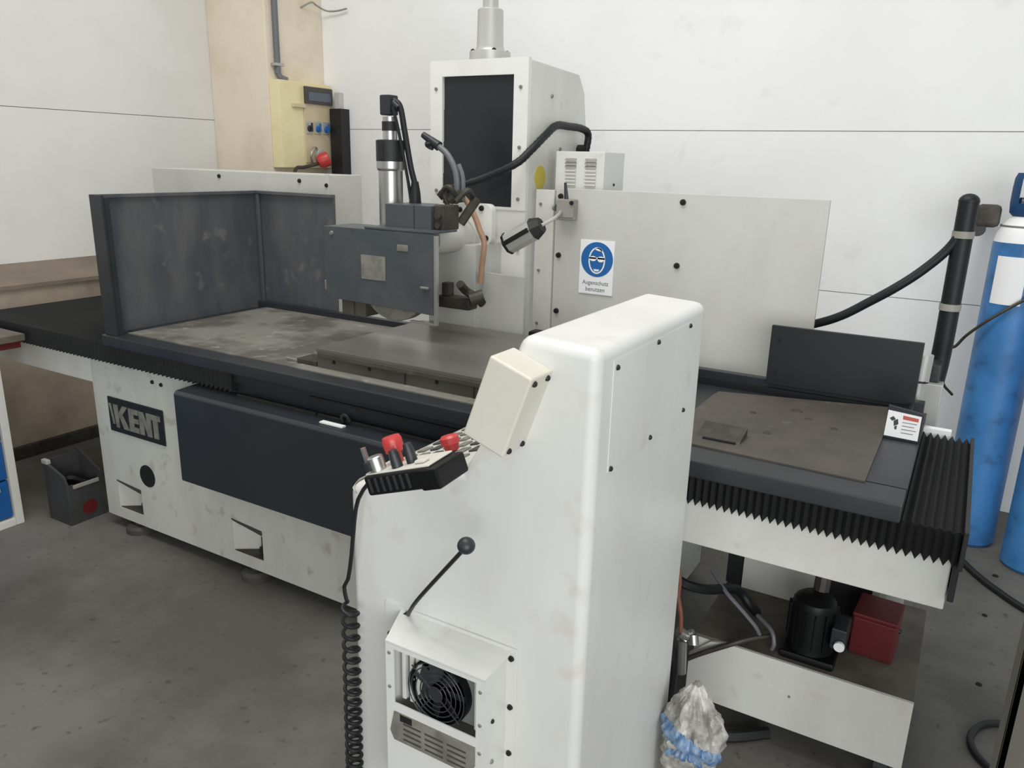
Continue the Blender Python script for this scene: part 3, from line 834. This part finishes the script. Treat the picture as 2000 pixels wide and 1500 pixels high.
B().prism(prof, 'Y', CYF, CYB, 0.022, 4, keep).build('cabinet_body', M['console'], K, angle=50)
pan = B().box((-0.504, 1.215, 1.115), (-0.5018, 1.640, 1.322)).build('side_panel', M['console'], K)
for y, z in ((1.229, 1.308), (1.43, 1.316), (1.625, 1.316), (1.625, 1.125), (1.422, 1.121), (1.225, 1.12)):
    bolt(pan, (-0.5018, y, z), '+X', 0.0055)
# sloped keypad with rows of keys
kp_dir = Vector((0.279, 0, 0.093)).normalized()
kp_n = Vector((-kp_dir.z, 0, kp_dir.x))
kmat = Matrix.Identity(4)
for i in range(3):
    kmat[i][0], kmat[i][1], kmat[i][2] = kp_dir[i], (0, 1, 0)[i], kp_n[i]
kmat.translation = Vector((-1.055, 0, 0.985))
kp = B().box((0.012, CYF + 0.03, 0.0), (0.282, CYB - 0.03, 0.004), 0.002, mat=kmat).build('keypad', M['panel'], K)
for r in range(8):
    for c in range(6):
        u = 0.032 + c * 0.038
        v = CYF + 0.07 + r * 0.06
        B().box((u, v, 0.004), (u + 0.022, v + 0.036, 0.008), 0.0015, mat=kmat).build('key', M['label_grey'] if (r + c) % 3 else M['print_dark'], kp)

es = B().lathe(kmat @ Vector((0.168, 1.30, 0.010)), [(0.016, 0), (0.016, 0.012), (0.021, 0.014), (0.021, 0.028), (0.016, 0.033), (0.0, 0.034)], 24, kp_n).build('stop_button', M['red'], K, 'red mushroom stop button on the sloped keypad')

# operating box on the console's front face, tilted
bd = Vector((-0.662 + 0.589 - 0.0, 0, 1.145 - 1.307))
bd = Vector((-0.053, 0, -0.148)).normalized()          # down along the box
bn = Vector((-0.148, 0, 0.053)).normalized()           # across, up-left
bmat = Matrix.Identity(4)
for i in range(3):
    bmat[i][0], bmat[i][1], bmat[i][2] = bd[i], (0, 1, 0)[i], bn[i]
bmat.translation = Vector((-0.589, 0, 1.307))
ob = B().box((0.0, 1.078, -0.002), (0.160, CYF + 0.004, 0.086), 0.005, 3, mat=bmat).build('operating_box', M['beige_box'], K, 'yellowed plastic box tilted on the console front')
for u in (0.012, 0.148):
    for v in (1.092, 1.138):
        bolt(ob, bmat @ Vector((u, v, -0.002)), -bn, 0.006)

# fan unit on the console's front face
FYB, FYF = CYF, 1.072
fu = B()
fu.box((-0.968, FYB - 0.004, 0.30), (-0.640, FYB, 0.735), 0.001)                                         # flange
fu = fu.build('fan_flange', M['console'], K)
hd = B()
X0, X1 = -0.905, -0.664
hd.prism([(X0, 0.32), (X0 + 0.012, 0.32), (X0 + 0.012, 0.706), (X0, 0.706)], 'Y', FYF + 0.0031, FYB - 0.0045)
hd.prism([(X1 - 0.012, 0.32), (X1, 0.32), (X1, 0.706), (X1 - 0.012, 0.706)], 'Y', FYF + 0.0031, FYB - 0.0045)
hd.hollow((X0, 0.32, X1, 0.7015), (-0.884, 0.565, -0.684, 0.692), 'Y', FYF, FYF + 0.003)
# sloping hood from the flange down to the front edge
v = [(-0.925, FYB - 0.004, 0.728), (-0.652, FYB - 0.004, 0.728), (X1, FYF, 0.706), (X0, FYF, 0.706)]
b2 = bmesh.new()
top = [b2.verts.new(p) for p in v]
bot = [b2.verts.new((p[0], p[1], p[2] - 0.004)) for p in v]
b2.faces.new(top)
b2.faces.new(list(reversed(bot)))
for i in range(4):
    b2.faces.new((top[i], bot[i], bot[(i + 1) % 4], top[(i + 1) % 4]))
bmesh.ops.recalc_face_normals(b2, faces=b2.faces[:])
hd._add(b2)
hd = hd.build('fan_housing', M['console'], K)
for x, z in ((-0.652, 0.712), (-0.652, 0.60), (-0.652, 0.49), (-0.652, 0.38), (-0.955, 0.66), (-0.955, 0.5)):
    bolt(fu, (x, FYB - 0.004, z), '-Y', 0.0065)
for x, z in ((-0.674, 0.675), (-0.674, 0.60), (-0.674, 0.535), (-0.895, 0.68), (-0.895, 0.6)):
    bolt(hd, (x, FYF, z), '-Y', 0.004, 'screw')
bolt(hd, (X1, 1.10, 0.595), '+X', 0.005)
bolt(hd, (X1, 1.10, 0.50), '+X', 0.005, 'screw')
B().box((-0.886, FYF + 0.03, 0.563), (-0.682, FYF + 0.034, 0.694)).build('fan_backplate', M['print_grey'], K)
for x in (-0.878, -0.858, -0.842, -0.700):
    B().box((x, FYF + 0.018, 0.566), (x + 0.010, FYF + 0.03, 0.690), 0.002).build('fin_strip', M['cream'], K)
FC = (-0.783, FYF + 0.008, 0.622)
fan = B().lathe((FC[0], FC[1] + 0.022, FC[2]), [(0.071, -0.012), (0.071, 0.016), (0.066, 0.016), (0.064, 0.0), (0.0, 0.0)], 40, (0, -1, 0)).build('fan', M['motor'], K)
for k in range(7):
    a = 2 * math.pi * k / 7
    mt = Matrix.Translation((FC[0], FC[1] + 0.014, FC[2])) @ Matrix.Rotation(a, 4, 'Y') @ Matrix.Translation((0.040, 0, 0)) @ Matrix.Rotation(0.5, 4, 'X')
    B().box((-0.022, -0.001, -0.014), (0.024, 0.001, 0.014), 0.0005, mat=mt).build('fan_blade', M['knob_black'], fan)
gr = B()
for R in (0.016, 0.027, 0.038, 0.049, 0.060, 0.068):
    gr.ring((FC[0], FC[1] - 0.003, FC[2]), R, 0.0013, (0, 1, 0), 36, 5)
for a in (0.9, 2.47, 4.04, 5.61):
    gr.tube([(FC[0] + 0.014 * math.cos(a), FC[1] - 0.003, FC[2] + 0.014 * math.sin(a)), (FC[0] + 0.075 * math.cos(a), FC[1] - 0.003, FC[2] + 0.075 * math.sin(a))], 0.0016, 5, 1)
gr.cyl((FC[0], FC[1] - 0.004, FC[2]), (FC[0], FC[1], FC[2]), 0.015, n=20)
gr.build('finger_guard', M['knob_black'], fan)
dl = B().prism([(-0.895, 0.495), (-0.884, 0.545), (-0.684, 0.545), (-0.684, 0.50), (-0.700, 0.475), (-0.885, 0.475)], 'Y', FYF - 0.002, FYF).build('rating_label', M['label_grey'], K, 'dirty grey rating label below the fan')
B().box((-0.868, FYF - 0.003, 0.528), (-0.838, FYF - 0.002, 0.543)).build('label_emblem', M['hole'], dl)
ln = B()
for k in range(4):
    for c in range(3):
        ln.box((-0.86 + c * 0.055, FYF - 0.0028, 0.484 + k * 0.0125), (-0.815 + c * 0.055, FYF - 0.002, 0.488 + k * 0.0125))
ln.build('label_lines', M['print_dark'], dl)
# lever with black ball
lv = B().tube([(-0.905, CYF - 0.006, 0.722), (-0.88, CYF - 0.03, 0.755), (-0.83, CYF - 0.06, 0.82), (-0.705, 1.058, 0.975)], 0.0042, 8).cyl((-0.905, CYF, 0.722), (-0.905, CYF - 0.012, 0.722), 0.009, n=12).build('release_lever', M['bolt'], K)
B().ball((-0.695, 1.050, 0.988), 0.0165, 20, (1, 1, 0.95)).build('ball_knob', M['knob_black'], lv)

# ------------------------------------------------------------------ handheld pendant on the console
pd = Vector((0.167, 0.0, 0.059)).normalized()
pu = Vector((0, 1, 0))
pu = (pu - pd * pu.dot(pd)).normalized()
pnv = pd.cross(pu).normalized()
# roll the box so that its top leans a little towards the room
roll = Matrix.Rotation(0.05, 3, pd)
pu, pnv = roll @ pu, roll @ pnv
pmat = Matrix.Identity(4)
for i in range(3):
    pmat[i][0], pmat[i][1], pmat[i][2] = pd[i], pu[i], pnv[i]
pmat.translation = Vector((-0.929, 1.053, 1.044))
P = thing('hand_pendant', tuple(pmat.translation), 'black handheld pendant with red stop button lying on the console edge', 'remote control')
B().box((0.0, 0.0, -0.021), (0.165, 0.090, 0.019), 0.006, 3, mat=pmat).build('pendant_body', M['motor'], P)
B().box((0.135, -0.003, -0.024), (0.182, 0.092, 0.017), 0.006, mat=pmat).build('grip_end', M['motor'], P)
for k in range(7):
    B().box((0.012 + k * 0.016, -0.003, -0.014), (0.018 + k * 0.016, 0.002, 0.014), 0.0015, mat=pmat).build('grip_rib', M['knob_black'], P)
fp = B().box((0.004, 0.006, 0.019), (0.162, 0.084, 0.023), 0.002, mat=pmat).build('face_plate', M['beige_box'], P)
ZA = pmat.to_3x3() @ Vector((0, 0, 1))
B().lathe(pmat @ Vector((0.046, 0.060, 0.023)), [(0.011, 0), (0.011, 0.020), (0.019, 0.022), (0.020, 0.045), (0.017, 0.052), (0.0, 0.053)], 24, ZA).build('stop_button', M['red'], P, 'tall red mushroom stop button')
B().lathe(pmat @ Vector((0.026, 0.022, 0.023)), [(0.016, 0), (0.016, 0.026), (0.014, 0.028)], 20, ZA).box((-0.004, 0.022, 0.03), (0.004, 0.03, 0.07), 0.001, mat=pmat).build('silver_dial', M['steel'], P)
B().box((0.012, 0.0, 0.027), (0.026, 0.012, 0.046), 0.003, mat=pmat).build('display_knob', M['knob_black'], P)
for u, v, h in ((0.075, 0.022, 0.034), (0.098, 0.040, 0.038)):
    B().lathe(pmat @ Vector((u, v, 0.023)), [(0.011, 0), (0.010, h * 0.7), (0.008, h), (0.0, h)], 14, ZA).build('selector_knob', M['knob_black'], P)
B().box((0.118, 0.02, 0.023), (0.142, 0.04, 0.030), 0.003, mat=pmat).build('push_button', M['beige_box'], P)
# coiled cord
cord = [pmat @ Vector((0.004, 0.035, 0.0)), pmat @ Vector((-0.018, 0.03, -0.002)), (-0.99, 1.10, 0.985), (-1.008, 1.106, 0.93), (-1.018, 1.105, 0.85), (-1.030, 1.105, 0.79), (-1.045, 1.108, 0.765), (-1.040, 1.108, 0.735)]
cx, cy = -1.030, 1.108
z, a = 0.725, 2.6
pitch = 0.031
while z > 0.03:
    cord.append((cx - 0.010 * (0.725 - z) + 0.0165 * math.cos(a), cy + 0.0165 * math.sin(a), z))
    a += math.pi / 5
    pitch = max(0.022, pitch - 0.00006)
    z -= pitch / 10
B().tube(cord, 0.0044, 8, 2).build('coiled_cord', M['hose'], P)

# ------------------------------------------------------------------ coolant tank with pump under the right arm
T = thing('coolant_tank', (-0.24, 2.3, 0.0), 'low off-white coolant tank with black pump under the right end', 'tank')
TX0, TX1, TY0, TY1, TZ0, TZ1 = -0.548, 0.055, 2.05, 2.585, 0.075, 0.302
tb = B().prism([(TX0, TZ0 + 0.003), (TX0 + 0.072, TZ0), (TX0 + 0.078, TZ0 + 0.016), (TX1, TZ0 + 0.016), (TX1, TZ1), (TX0 + 0.10, TZ1), (TX0 + 0.06, TZ1 - 0.010), (TX0, TZ1 - 0.07)], 'Y', TY0, TY0 + 0.012, 0.002).build('front_wall', M['cream'], T)
B().box((TX0 + 0.01, TY0 + 0.012, TZ0 + 0.02), (TX1, TY1, TZ1 - 0.012), 0.003).build('tank_body', M['cream'], T)
B().box((TX0 + 0.008, TY0 + 0.0125, TZ1 - 0.012), (TX1, TY1, TZ1 - 0.002), 0.002).build('tank_lid', M['tank_top'], T)
for x in (TX0 + 0.05, TX1 - 0.05):
    for yy in (TY0 + 0.07, TY1 - 0.07):
        B().cyl((x - 0.018, yy, 0.038), (x + 0.018, yy, 0.038), 0.038, n=20).box((x - 0.024, yy - 0.02, 0.045), (x + 0.024, yy + 0.02, 0.10), 0.004).build('caster', M['black'], T)
bolt(tb, (-0.25, TY0, 0.20), '-Y', 0.004, 'screw')
pu_ = B().box((-0.300, 2.075, 0.300), (-0.150, 2.215, 0.325), 0.008).lathe((-0.228, 2.145, 0.325), [(0.066, 0), (0.064, 0.02), (0.062, 0.13), (0.055, 0.15), (0.038, 0.162), (0.0, 0.165)], 24).build('pump_motor', M['motor'], T)
for k in range(14):
    a = 2 * math.pi * k / 14
    mt = Matrix.Translation((-0.228, 2.145, 0.345)) @ Matrix.Rotation(a, 4, 'Z')
    B().box((0.060, -0.002, 0), (0.069, 0.002, 0.11), 0.0008, mat=mt).build('cooling_fin', M['motor'], pu_)
B().box((-0.172, 2.09, 0.365), (-0.130, 2.175, 0.43), 0.006).build('terminal_box', M['knob_black'], pu_)
B().cyl((-0.145, 2.085, 0.385), (-0.145, 2.075, 0.385), 0.014, n=16).build('cable_gland', M['white'], pu_, 'bright white round cap on the pump')
B().tube([(-0.222, 2.17, 0.46), (-0.222, 2.20, 0.52), (-0.222, 2.22, 0.60), (-0.222, 2.24, 0.66)], 0.022, 10).build('riser_pipe', M['iron'], T)
B().box((-0.490, 2.40, 0.30), (-0.240, 2.41, 0.640), 0.002).build('splash_plate', M['panel'], T)
B().box((-0.545, 2.412, 0.30), (-0.10, 2.425, 0.64), 0.002).build('back_plate', M['black'], T)
B().tube([(-0.545, 2.03, 0.225), (-0.50, 2.03, 0.262), (-0.42, 2.05, 0.312), (-0.38, 2.08, 0.325), (-0.33, 2.12, 0.33)], 0.008, 8).build('edge_hose', M['iron'], T)
rb = thing('red_box', (-0.065, 2.26, TZ1), 'red box standing on the tank lid behind the black pump', 'box')
mt = Matrix.Translation((-0.065, 2.265, TZ1 - 0.002)) @ Matrix.Rotation(-0.06, 4, 'Z')
B().box((-0.062, -0.06, 0), (0.054, 0.07, 0.118), 0.006, mat=mt).build('box_body', M['red_dark'], rb)
B().box((-0.064, -0.062, 0.118), (0.056, 0.072, 0.132), 0.004, mat=mt).build('box_lid', M['red_dark'], rb)
bolt(rb, mt @ Vector((0.054, 0.02, 0.07)), '+X', 0.008)

# hoses between the base and the tank
h1 = rebase(B().tube([(-0.60, 1.96, 0.66), (-0.59, 1.955, 0.56), (-0.575, 1.95, 0.50), (-0.555, 1.95, 0.42), (-0.55, 1.95, 0.36)], 0.006, 8).tube([(-0.61, 1.965, 0.66), (-0.57, 1.955, 0.54), (-0.565, 1.95, 0.46), (-0.552, 1.95, 0.40)], 0.005, 8).build('red_wire', M['cable_red']), (-0.57, 1.985, 0.34))
tag(h1, 'faded red wires hanging down beside the white console', 'wire')
h2 = rebase(B().tube([(-0.76, 2.03, 0.44), (-0.70, 2.0, 0.47), (-0.61, 1.99, 0.50), (-0.555, 1.99, 0.49), (-0.51, 2.05, 0.46), (-0.46, 2.20, 0.40), (-0.42, 2.22, 0.35), (-0.40, 2.24, 0.318)], 0.015, 10).build('suction_hose', M['hose']), (-0.53, 2.1, 0.3))
tag(h2, 'thick black hose arching from the base to the tank lid', 'hose')
h3 = rebase(B().tube([(-0.76, 1.98, 0.36), (-0.68, 1.97, 0.37), (-0.61, 1.965, 0.34), (-0.585, 1.97, 0.28), (-0.575, 1.985, 0.20), (-0.578, 1.99, 0.12), (-0.56, 1.99, 0.06), (-0.50, 1.99, 0.022), (-0.40, 2.02, 0.019), (-0.30, 2.10, 0.019)], 0.018, 10).build('return_hose', M['black']), (-0.56, 2.0, 0.0))
tag(h3, 'thick black hose looping down the left end of the tank to the floor', 'hose')
h4 = rebase(B().tube([(-0.36, 2.10, 0.335), (-0.375, 2.09, 0.365), (-0.42, 2.09, 0.405), (-0.47, 2.10, 0.44), (-0.53, 2.15, 0.47)], 0.006, 8).tube([(-0.32, 2.09, 0.306), (-0.315, 2.085, 0.33), (-0.33, 2.10, 0.36), (-0.38, 2.14, 0.37)], 0.006, 8).build('grey_tube', M['hose_grey']), (-0.38, 2.1, 0.305))
tag(h4, 'thin grey tubes crossing over the tank lid', 'tube')
h5 = rebase(B().cyl((-0.545, 2.0, 0.318), (-0.565, 1.98, 0.338), 0.016, n=12).cyl((-0.527, 2.0, 0.33), (-0.52, 1.99, 0.305), 0.015, n=12).cyl((-0.55, 1.99, 0.20), (-0.555, 1.99, 0.31), 0.016, n=12).tube([(-0.55, 1.99, 0.31), (-0.535, 2.01, 0.328), (-0.53, 2.04, 0.29), (-0.535, 2.06, 0.27)], 0.011, 8).build('pipe_valve', M['steel']), (-0.55, 1.99, 0.2))
tag(h5, 'small silver pipe valve on the hose at the left end of the tank', 'valve')

# crumpled bag between console and tank
from mathutils import noise as mnoise
BGX, BGY = -0.416, 1.665


def bag_point(ang, h, lift=0.0):
    """outline of the crumpled bag: direction ang, height share h"""
    keys = [(0.0, 0.050), (0.12, 0.062), (0.45, 0.058), (0.62, 0.072), (0.74, 0.070), (0.88, 0.044), (1.0, 0.012)]
    for (ha, wa), (hb, wb) in zip(keys[:-1], keys[1:]):
        if h <= hb:
            w = wa + (wb - wa) * (h - ha) / (hb - ha)
            break
    c = Vector((math.cos(ang), math.sin(ang), h * 2.6))
    n1 = mnoise.noise(c * 1.7 + Vector((3, 1, 7))) * 0.30 + abs(mnoise.noise(c * 4.2)) * 0.34 - 0.08
    r = w * (1 + n1) + lift
    return Vector((BGX + r * math.cos(ang), BGY + r * math.sin(ang), h * 0.42 + 0.03 * n1 * h))


bm = bmesh.new()
NA, NH = 56, 44
rows = [[bm.verts.new(bag_point(2 * math.pi * k / NA, q / NH)) for k in range(NA)] for q in range(NH + 1)]
for q in range(NH):
    for k in range(NA):
        bm.faces.new((rows[q][k], rows[q][(k + 1) % NA], rows[q + 1][(k + 1) % NA], rows[q + 1][k]))
bm.faces.new(list(reversed(rows[0])))
bm.faces.new(rows[-1])
bag = B()
bag.bm.free()
bag.bm = bm
bag = rebase(bag.build('plastic_bag', M['bag'], angle=28), (BGX, BGY, 0.0))
tag(bag, 'crumpled white and blue plastic bag on the floor beside the console', 'bag')
for h0, h1, lift, nm, a_lo, a_hi in ((0.60, 0.715, 0.014, 'blue_fold', 170, 372), (0.53, 0.60, 0.006, 'blue_fold', 230, 350)):
    bm = bmesh.new()
    n = 40
    rows = []
    for q in range(7):
        t = q / 6
        row = []
        for k in range(n + 1):
            a = math.radians(a_lo + (a_hi - a_lo) * k / n)
            sag = 0.05 * math.sin(math.pi * k / n * 1.4) - 0.10 * (k / n) ** 3
            bulge = lift * math.sin(math.pi * t) - 0.002
            row.append(bm.verts.new(bag_point(a, h0 + (h1 - h0) * t + sag, bulge)))
        rows.append(row)
    for q in range(6):
        for k in range(n):
            bm.faces.new((rows[q][k], rows[q][k + 1], rows[q + 1][k + 1], rows[q + 1][k]))
    fb = B()
    fb.bm.free()
    fb.bm = bm
    fb.build(nm, M['bag_blue'], bag, 'blue printed fold around the bag')

# ------------------------------------------------------------------ hose support post behind the right end
HP = thing('hose_support', (-0.08, 2.80, 0.0), 'upright hose support carrying a thick black hose behind the right end of the grinder', 'hose support')
B().box((-0.16, 2.72, 0.0), (0.02, 2.93, 0.015), 0.002).build('foot_plate', M['grey_post'], HP)
B().box((-0.075, 2.80, 0.0), (-0.015, 2.86, 0.985), 0.004).build('post', M['silver'], HP)
B().box((-0.118, 2.725, 0.0), (-0.088, 2.775, 1.085), 0.004).build('side_bar', M['grey_post'], HP)
B().cyl((-0.085, 2.745, 0.86), (-0.085, 2.745, 1.005), 0.020, n=16).cyl((-0.082, 2.745, 1.005), (-0.080, 2.745, 1.090), 0.026, n=16).build('air_cylinder', M['silver'], HP)
B().cyl((-0.0835, 2.745, 1.000), (-0.0835, 2.745, 1.007), 0.027, n=16).build('seal_ring', M['bolt'], HP)
B().box((-0.06, 2.82, 0.985), (-0.03, 2.95, 1.045), 0.006).build('hose_clamp', M['knob_black'], HP)
HPY = 2.93
B().tube([(-0.045, HPY - 0.02, 0.955), (-0.040, HPY, 1.03), (-0.038, HPY, 1.12), (-0.038, HPY, 1.30), (-0.038, HPY, 1.45), (-0.038, HPY, 1.560)], 0.030, 14).build('upright_hose', M['hose'], HP)
B().tube([(-0.058, HPY - 0.02, 0.885), (-0.052, HPY - 0.02, 0.93), (-0.048, HPY - 0.02, 0.98)], 0.011, 8).build('thin_cable', M['hose'], HP)
for z in (1.445, 1.21):
    B().cyl((-0.038, HPY, z), (-0.038, HPY, z + 0.022), 0.033, n=18).build('clamp_band', M['grey_post'], HP)
B().ball((-0.038, HPY, 1.560), 0.031, 16, (1, 1, 0.8)).build('hose_cap', M['hose'], HP)
B().tube([(-0.035, HPY, 1.55), (-0.045, HPY - 0.01, 1.47), (-0.075, 2.92, 1.405), (-0.14, 2.91, 1.330), (-0.21, 2.90, 1.268), (-0.28, 2.90, 1.215), (-0.36, 2.90, 1.158), (-0.44, 2.90, 1.120), (-0.56, 2.90, 1.08)], 0.0155, 12).build('drooping_hose', M['hose'], HP)

# ------------------------------------------------------------------ gas cylinders
def gas_cylinder(cx, cy, label, cap=True, rot=0.0):
    g = thing('gas_cylinder', (cx, cy, 0.0), label, 'gas cylinder', 'blue gas cylinders by the wall')
    R = 0.115
    B().lathe((cx, cy, 0.0), [(R * 0.9, 0), (R, 0.015), (R, 1.34), (R * 0.99, 1.37)], 40).build('cylinder_body', M['blue'], g)
    B().lathe((cx, cy, 1.37), [(R * 0.99, 0), (R * 0.94, 0.04), (R * 0.80, 0.075), (R * 0.55, 0.105), (R * 0.5, 0.115)], 40).build('shoulder', M['white'], g)
    B().lathe((cx, cy, 1.432), [(R * 0.86, 0), (R * 0.87, 0.004), (R * 0.86, 0.008)], 32).build('shoulder_band', M['print_grey'], g)
    # valve protection cap with two window openings
    cb = bmesh.new()
    n, rows = 32, [(0.062, 1.475), (0.076, 1.49), (0.080, 1.53), (0.080, 1.56), (0.080, 1.59), (0.078, 1.63), (0.070, 1.652)]
    rr = [[cb.verts.new((cx + r * math.cos(rot + 2 * math.pi * k / n), cy + r * math.sin(rot + 2 * math.pi * k / n), z)) for k in range(n)] for r, z in rows]
    for i in range(len(rows) - 1):
        for k in range(n):
            if 2 <= i <= 4 and (20 <= k < 27 or 4 <= k < 11):
                continue
            cb.faces.new((rr[i][k], rr[i][(k + 1) % n], rr[i + 1][(k + 1) % n], rr[i + 1][k]))
    cb.faces.new(rr[-1])
    bmesh.ops.solidify(cb, geom=cb.faces[:], thickness=0.006)
    b = B()
    b._add(cb)
    b.build('valve_cap', M['blue_cap'], g)
    B().cyl((cx, cy, 1.47), (cx, cy, 1.57), 0.022, n=14).cyl((cx - 0.045, cy - 0.02, 1.54), (cx + 0.045, cy + 0.02, 1.54), 0.014, n=12).build('valve', M['steel'], g)
    return g, R


g1, R = gas_cylinder(0.178, 3.97, 'blue gas cylinder with a white paper label, left of the two', rot=0.1)
# curved paper label on the cylinder
lb = bmesh.new()
a0, a1, n = math.radians(222), math.radians(282), 12
va = [lb.verts.new((0.178 + (R + 0.001) * math.cos(a0 + (a1 - a0) * i / n), 3.97 + (R + 0.001) * math.sin(a0 + (a1 - a0) * i / n), 1.115)) for i in range(n + 1)]
vb_ = [lb.verts.new((v.co.x, v.co.y, 1.315)) for v in va]
for i in range(n):
    lb.faces.new((va[i], va[i + 1], vb_[i + 1], vb_[i]))
bmesh.ops.recalc_face_normals(lb, faces=lb.faces[:])
b = B()
b.bm.free()
b.bm = lb
b.build('paper_label', M['white'], g1)
for z in (0.98, 0.99):
    pass
g2_, _ = gas_cylinder(0.430, 3.80, 'plain blue gas cylinder without a label, standing right of the labelled one', rot=0.2)
br_ = thing('cylinder_bracket', (0.03, 4.1, 1.40), 'dark wall bracket holding the blue gas cylinder below its cap', 'bracket')
B().box((-0.02, 3.93, 1.425), (0.075, 3.99, 1.52), 0.02, mat=None).build('clamp_jaw', M['iron'], br_)
B().cyl((0.0, 3.94, 1.415), (0.0, 3.98, 1.415), 0.03, n=14).build('clamp_wheel', M['knob_black'], br_)
B().box((0.0, 3.98, 1.455), (0.04, WY, 1.49), 0.004).build('wall_bar', M['iron'], br_)
ch_ = rebase(B().tube([(0.30, 3.90, 1.23), (0.24, 3.845, 1.17), (0.17, 3.842, 1.11), (0.09, 3.855, 1.035), (0.03, 3.90, 0.96), (0.0, 3.96, 0.90), (-0.03, 4.0, 0.86), (-0.03, 4.1, 0.70), (0.02, 4.18, 0.62)], 0.007, 6).build('tie_chain', M['iron']), (0.0, 4.0, 0.62))
tag(ch_, 'thin dark tie cable slung across the blue gas cylinder', 'cable')

# ------------------------------------------------------------------ floor cables and right post
c1 = rebase(B().tube([(0.02, 3.95, 0.014), (0.10, 3.82, 0.014), (0.18, 3.65, 0.014), (0.235, 3.55, 0.014), (0.30, 3.46, 0.014), (0.40, 3.35, 0.014), (0.60, 3.2, 0.014)], 0.014, 10).build('floor_cable', M['hose']), (0.3, 3.5, 0.0))
tag(c1, 'black cable lying on the concrete in front of the gas cylinders', 'cable')
c2 = rebase(B().tube([(0.60, 2.46, 0.011), (0.42, 2.54, 0.011), (0.32, 2.545, 0.011), (0.255, 2.50, 0.011), (0.226, 2.42, 0.011), (0.240, 2.35, 0.011), (0.285, 2.29, 0.011), (0.36, 2.20, 0.011), (0.5, 2.05, 0.011)], 0.0105, 10).build('floor_cable', M['hose']), (0.3, 2.4, 0.0))
tag(c2, 'black cable curling in a loop beside the grey-brown post', 'cable')
ps = thing('steel_post', (0.30, 1.62, 0.0), 'grey-brown upright steel post at the right edge near the viewer', 'post')
B().box((0.203, 1.60, 0.008), (0.215, 1.70, 1.10), 0.001).box((0.203, 1.60, 0.008), (0.36, 1.612, 1.10), 0.001).build('post_profile', M['brown_post'], ps)
B().box((0.215, 1.612, 0.008), (0.235, 1.70, 1.10), 0.001).build('inner_web', M['iron'], ps)
B().box((0.17, 1.56, 0.0), (0.40, 1.74, 0.010), 0.002).build('foot_plate', M['iron'], ps)
for i, (x, y, r) in enumerate(((0.247, 2.74, 0.010), (0.262, 3.24, 0.010), (0.30, 3.62, 0.012))):
    d = rebase(B().lathe((x, y, 0.0), [(r, 0), (r * 0.9, 0.004), (r * 0.4, 0.006)], 10).build('floor_chip', M['hole']), (x, y, 0))
    tag(d, ['small black crumb on the floor nearest the curled cable', 'small black crumb on the floor in front of the straight cable', 'small black crumb on the floor behind the straight cable'][i], 'debris', 'black crumbs on the floor')

# ------------------------------------------------------------------ drawer cabinet at the left edge
D = thing('tool_cabinet', (-3.75, 1.3, 0.0), 'white framed tool cabinet with blue drawers at the left edge', 'cabinet')
DXF = -3.55
fr = B()
fr.box((-3.95, 0.75, 0.0), (DXF, 0.785, 0.80), 0.003)
fr.box((-3.95, 1.665, 0.0), (DXF, 1.70, 0.80), 0.003)
fr.box((-3.95, 0.785, 0.0), (DXF, 1.665, 0.035), 0.003)
fr.box((-3.95, 0.785, 0.765), (DXF, 1.665, 0.80), 0.003)
fr.box((-3.95, 0.785, 0.035), (-3.93, 1.665, 0.765), 0.002)
fr.build('frame', M['cream'], D)
for k in range(4):
    z0 = 0.042 + k * 0.182
    dr = B().box((-3.92, 0.79, z0), (DXF - 0.012, 1.66, z0 + 0.174), 0.003).build('drawer', M['drawer_blue'], D)
    B().box((DXF - 0.012, 0.95, z0 + 0.135), (DXF + 0.004, 1.62, z0 + 0.152), 0.003).build('handle', M['silver'], dr)
wtop = B().box((-3.98, 0.70, 0.83), (DXF - 0.005, 1.825, 0.862), 0.004).build('worktop', M['tank_top'], D)
B().box((-3.98, 0.70, 0.80), (DXF - 0.02, 1.81, 0.83), 0.003).build('worktop_edge', M['red_dark'], D)

# grey crate on the floor
C_ = thing('plastic_crate', (-3.42, 1.88, 0.0), 'dark grey open plastic canister on the floor left of the machine base', 'crate')
c0 = B()
x0, x1, y0, y1 = -3.50, -3.336, 1.789, 1.96
c0.box((x0 + 0.013, y0 + 0.013, 0.001), (x1 - 0.013, y1 - 0.013, 0.02))
c0.prism([(x0, 0.0), (x1, 0.0), (x1, 0.20), (x1 - 0.02, 0.235), (x0, 0.285)], 'Y', y0, y0 + 0.012)
c0.prism([(x0, 0.0), (x1, 0.0), (x1, 0.22), (x0, 0.30)], 'Y', y1 - 0.012, y1)
c0.box((x0, y0 + 0.0121, 0), (x0 + 0.012, y1 - 0.0121, 0.285))
c0.box((x1 - 0.012, y0 + 0.0121, 0), (x1, y1 - 0.0121, 0.19))
c0.build('crate_shell', M['crate'], C_)
B().box((x1 - 0.014, y0 + 0.03, 0.172), (x1 + 0.008, y1 - 0.02, 0.19), 0.003).build('rim_bar', M['grey_post'], C_)
B().box((x0 - 0.004, y0 - 0.004, 0.272), (x0 + 0.04, y0 + 0.016, 0.292), 0.003).build('corner_clip', M['silver'], C_)
B().lathe((x1, 1.885, 0.062), [(0.034, 0), (0.034, 0.002), (0.0, 0.0022)], 24, (1, 0, 0)).build('red_sticker', M['red_dark'], C_)
B().box((x0 + 0.014, y0 + 0.014, 0.02), (x1 - 0.014, y1 - 0.014, 0.15), 0.02).tube([(x0 + 0.04, y0 + 0.03, 0.15), (x0 + 0.07, y0 + 0.07, 0.19), (x0 + 0.10, y0 + 0.12, 0.16), (x0 + 0.13, y0 + 0.14, 0.15)], 0.022, 8).build('rag_filling', M['motor'], C_)
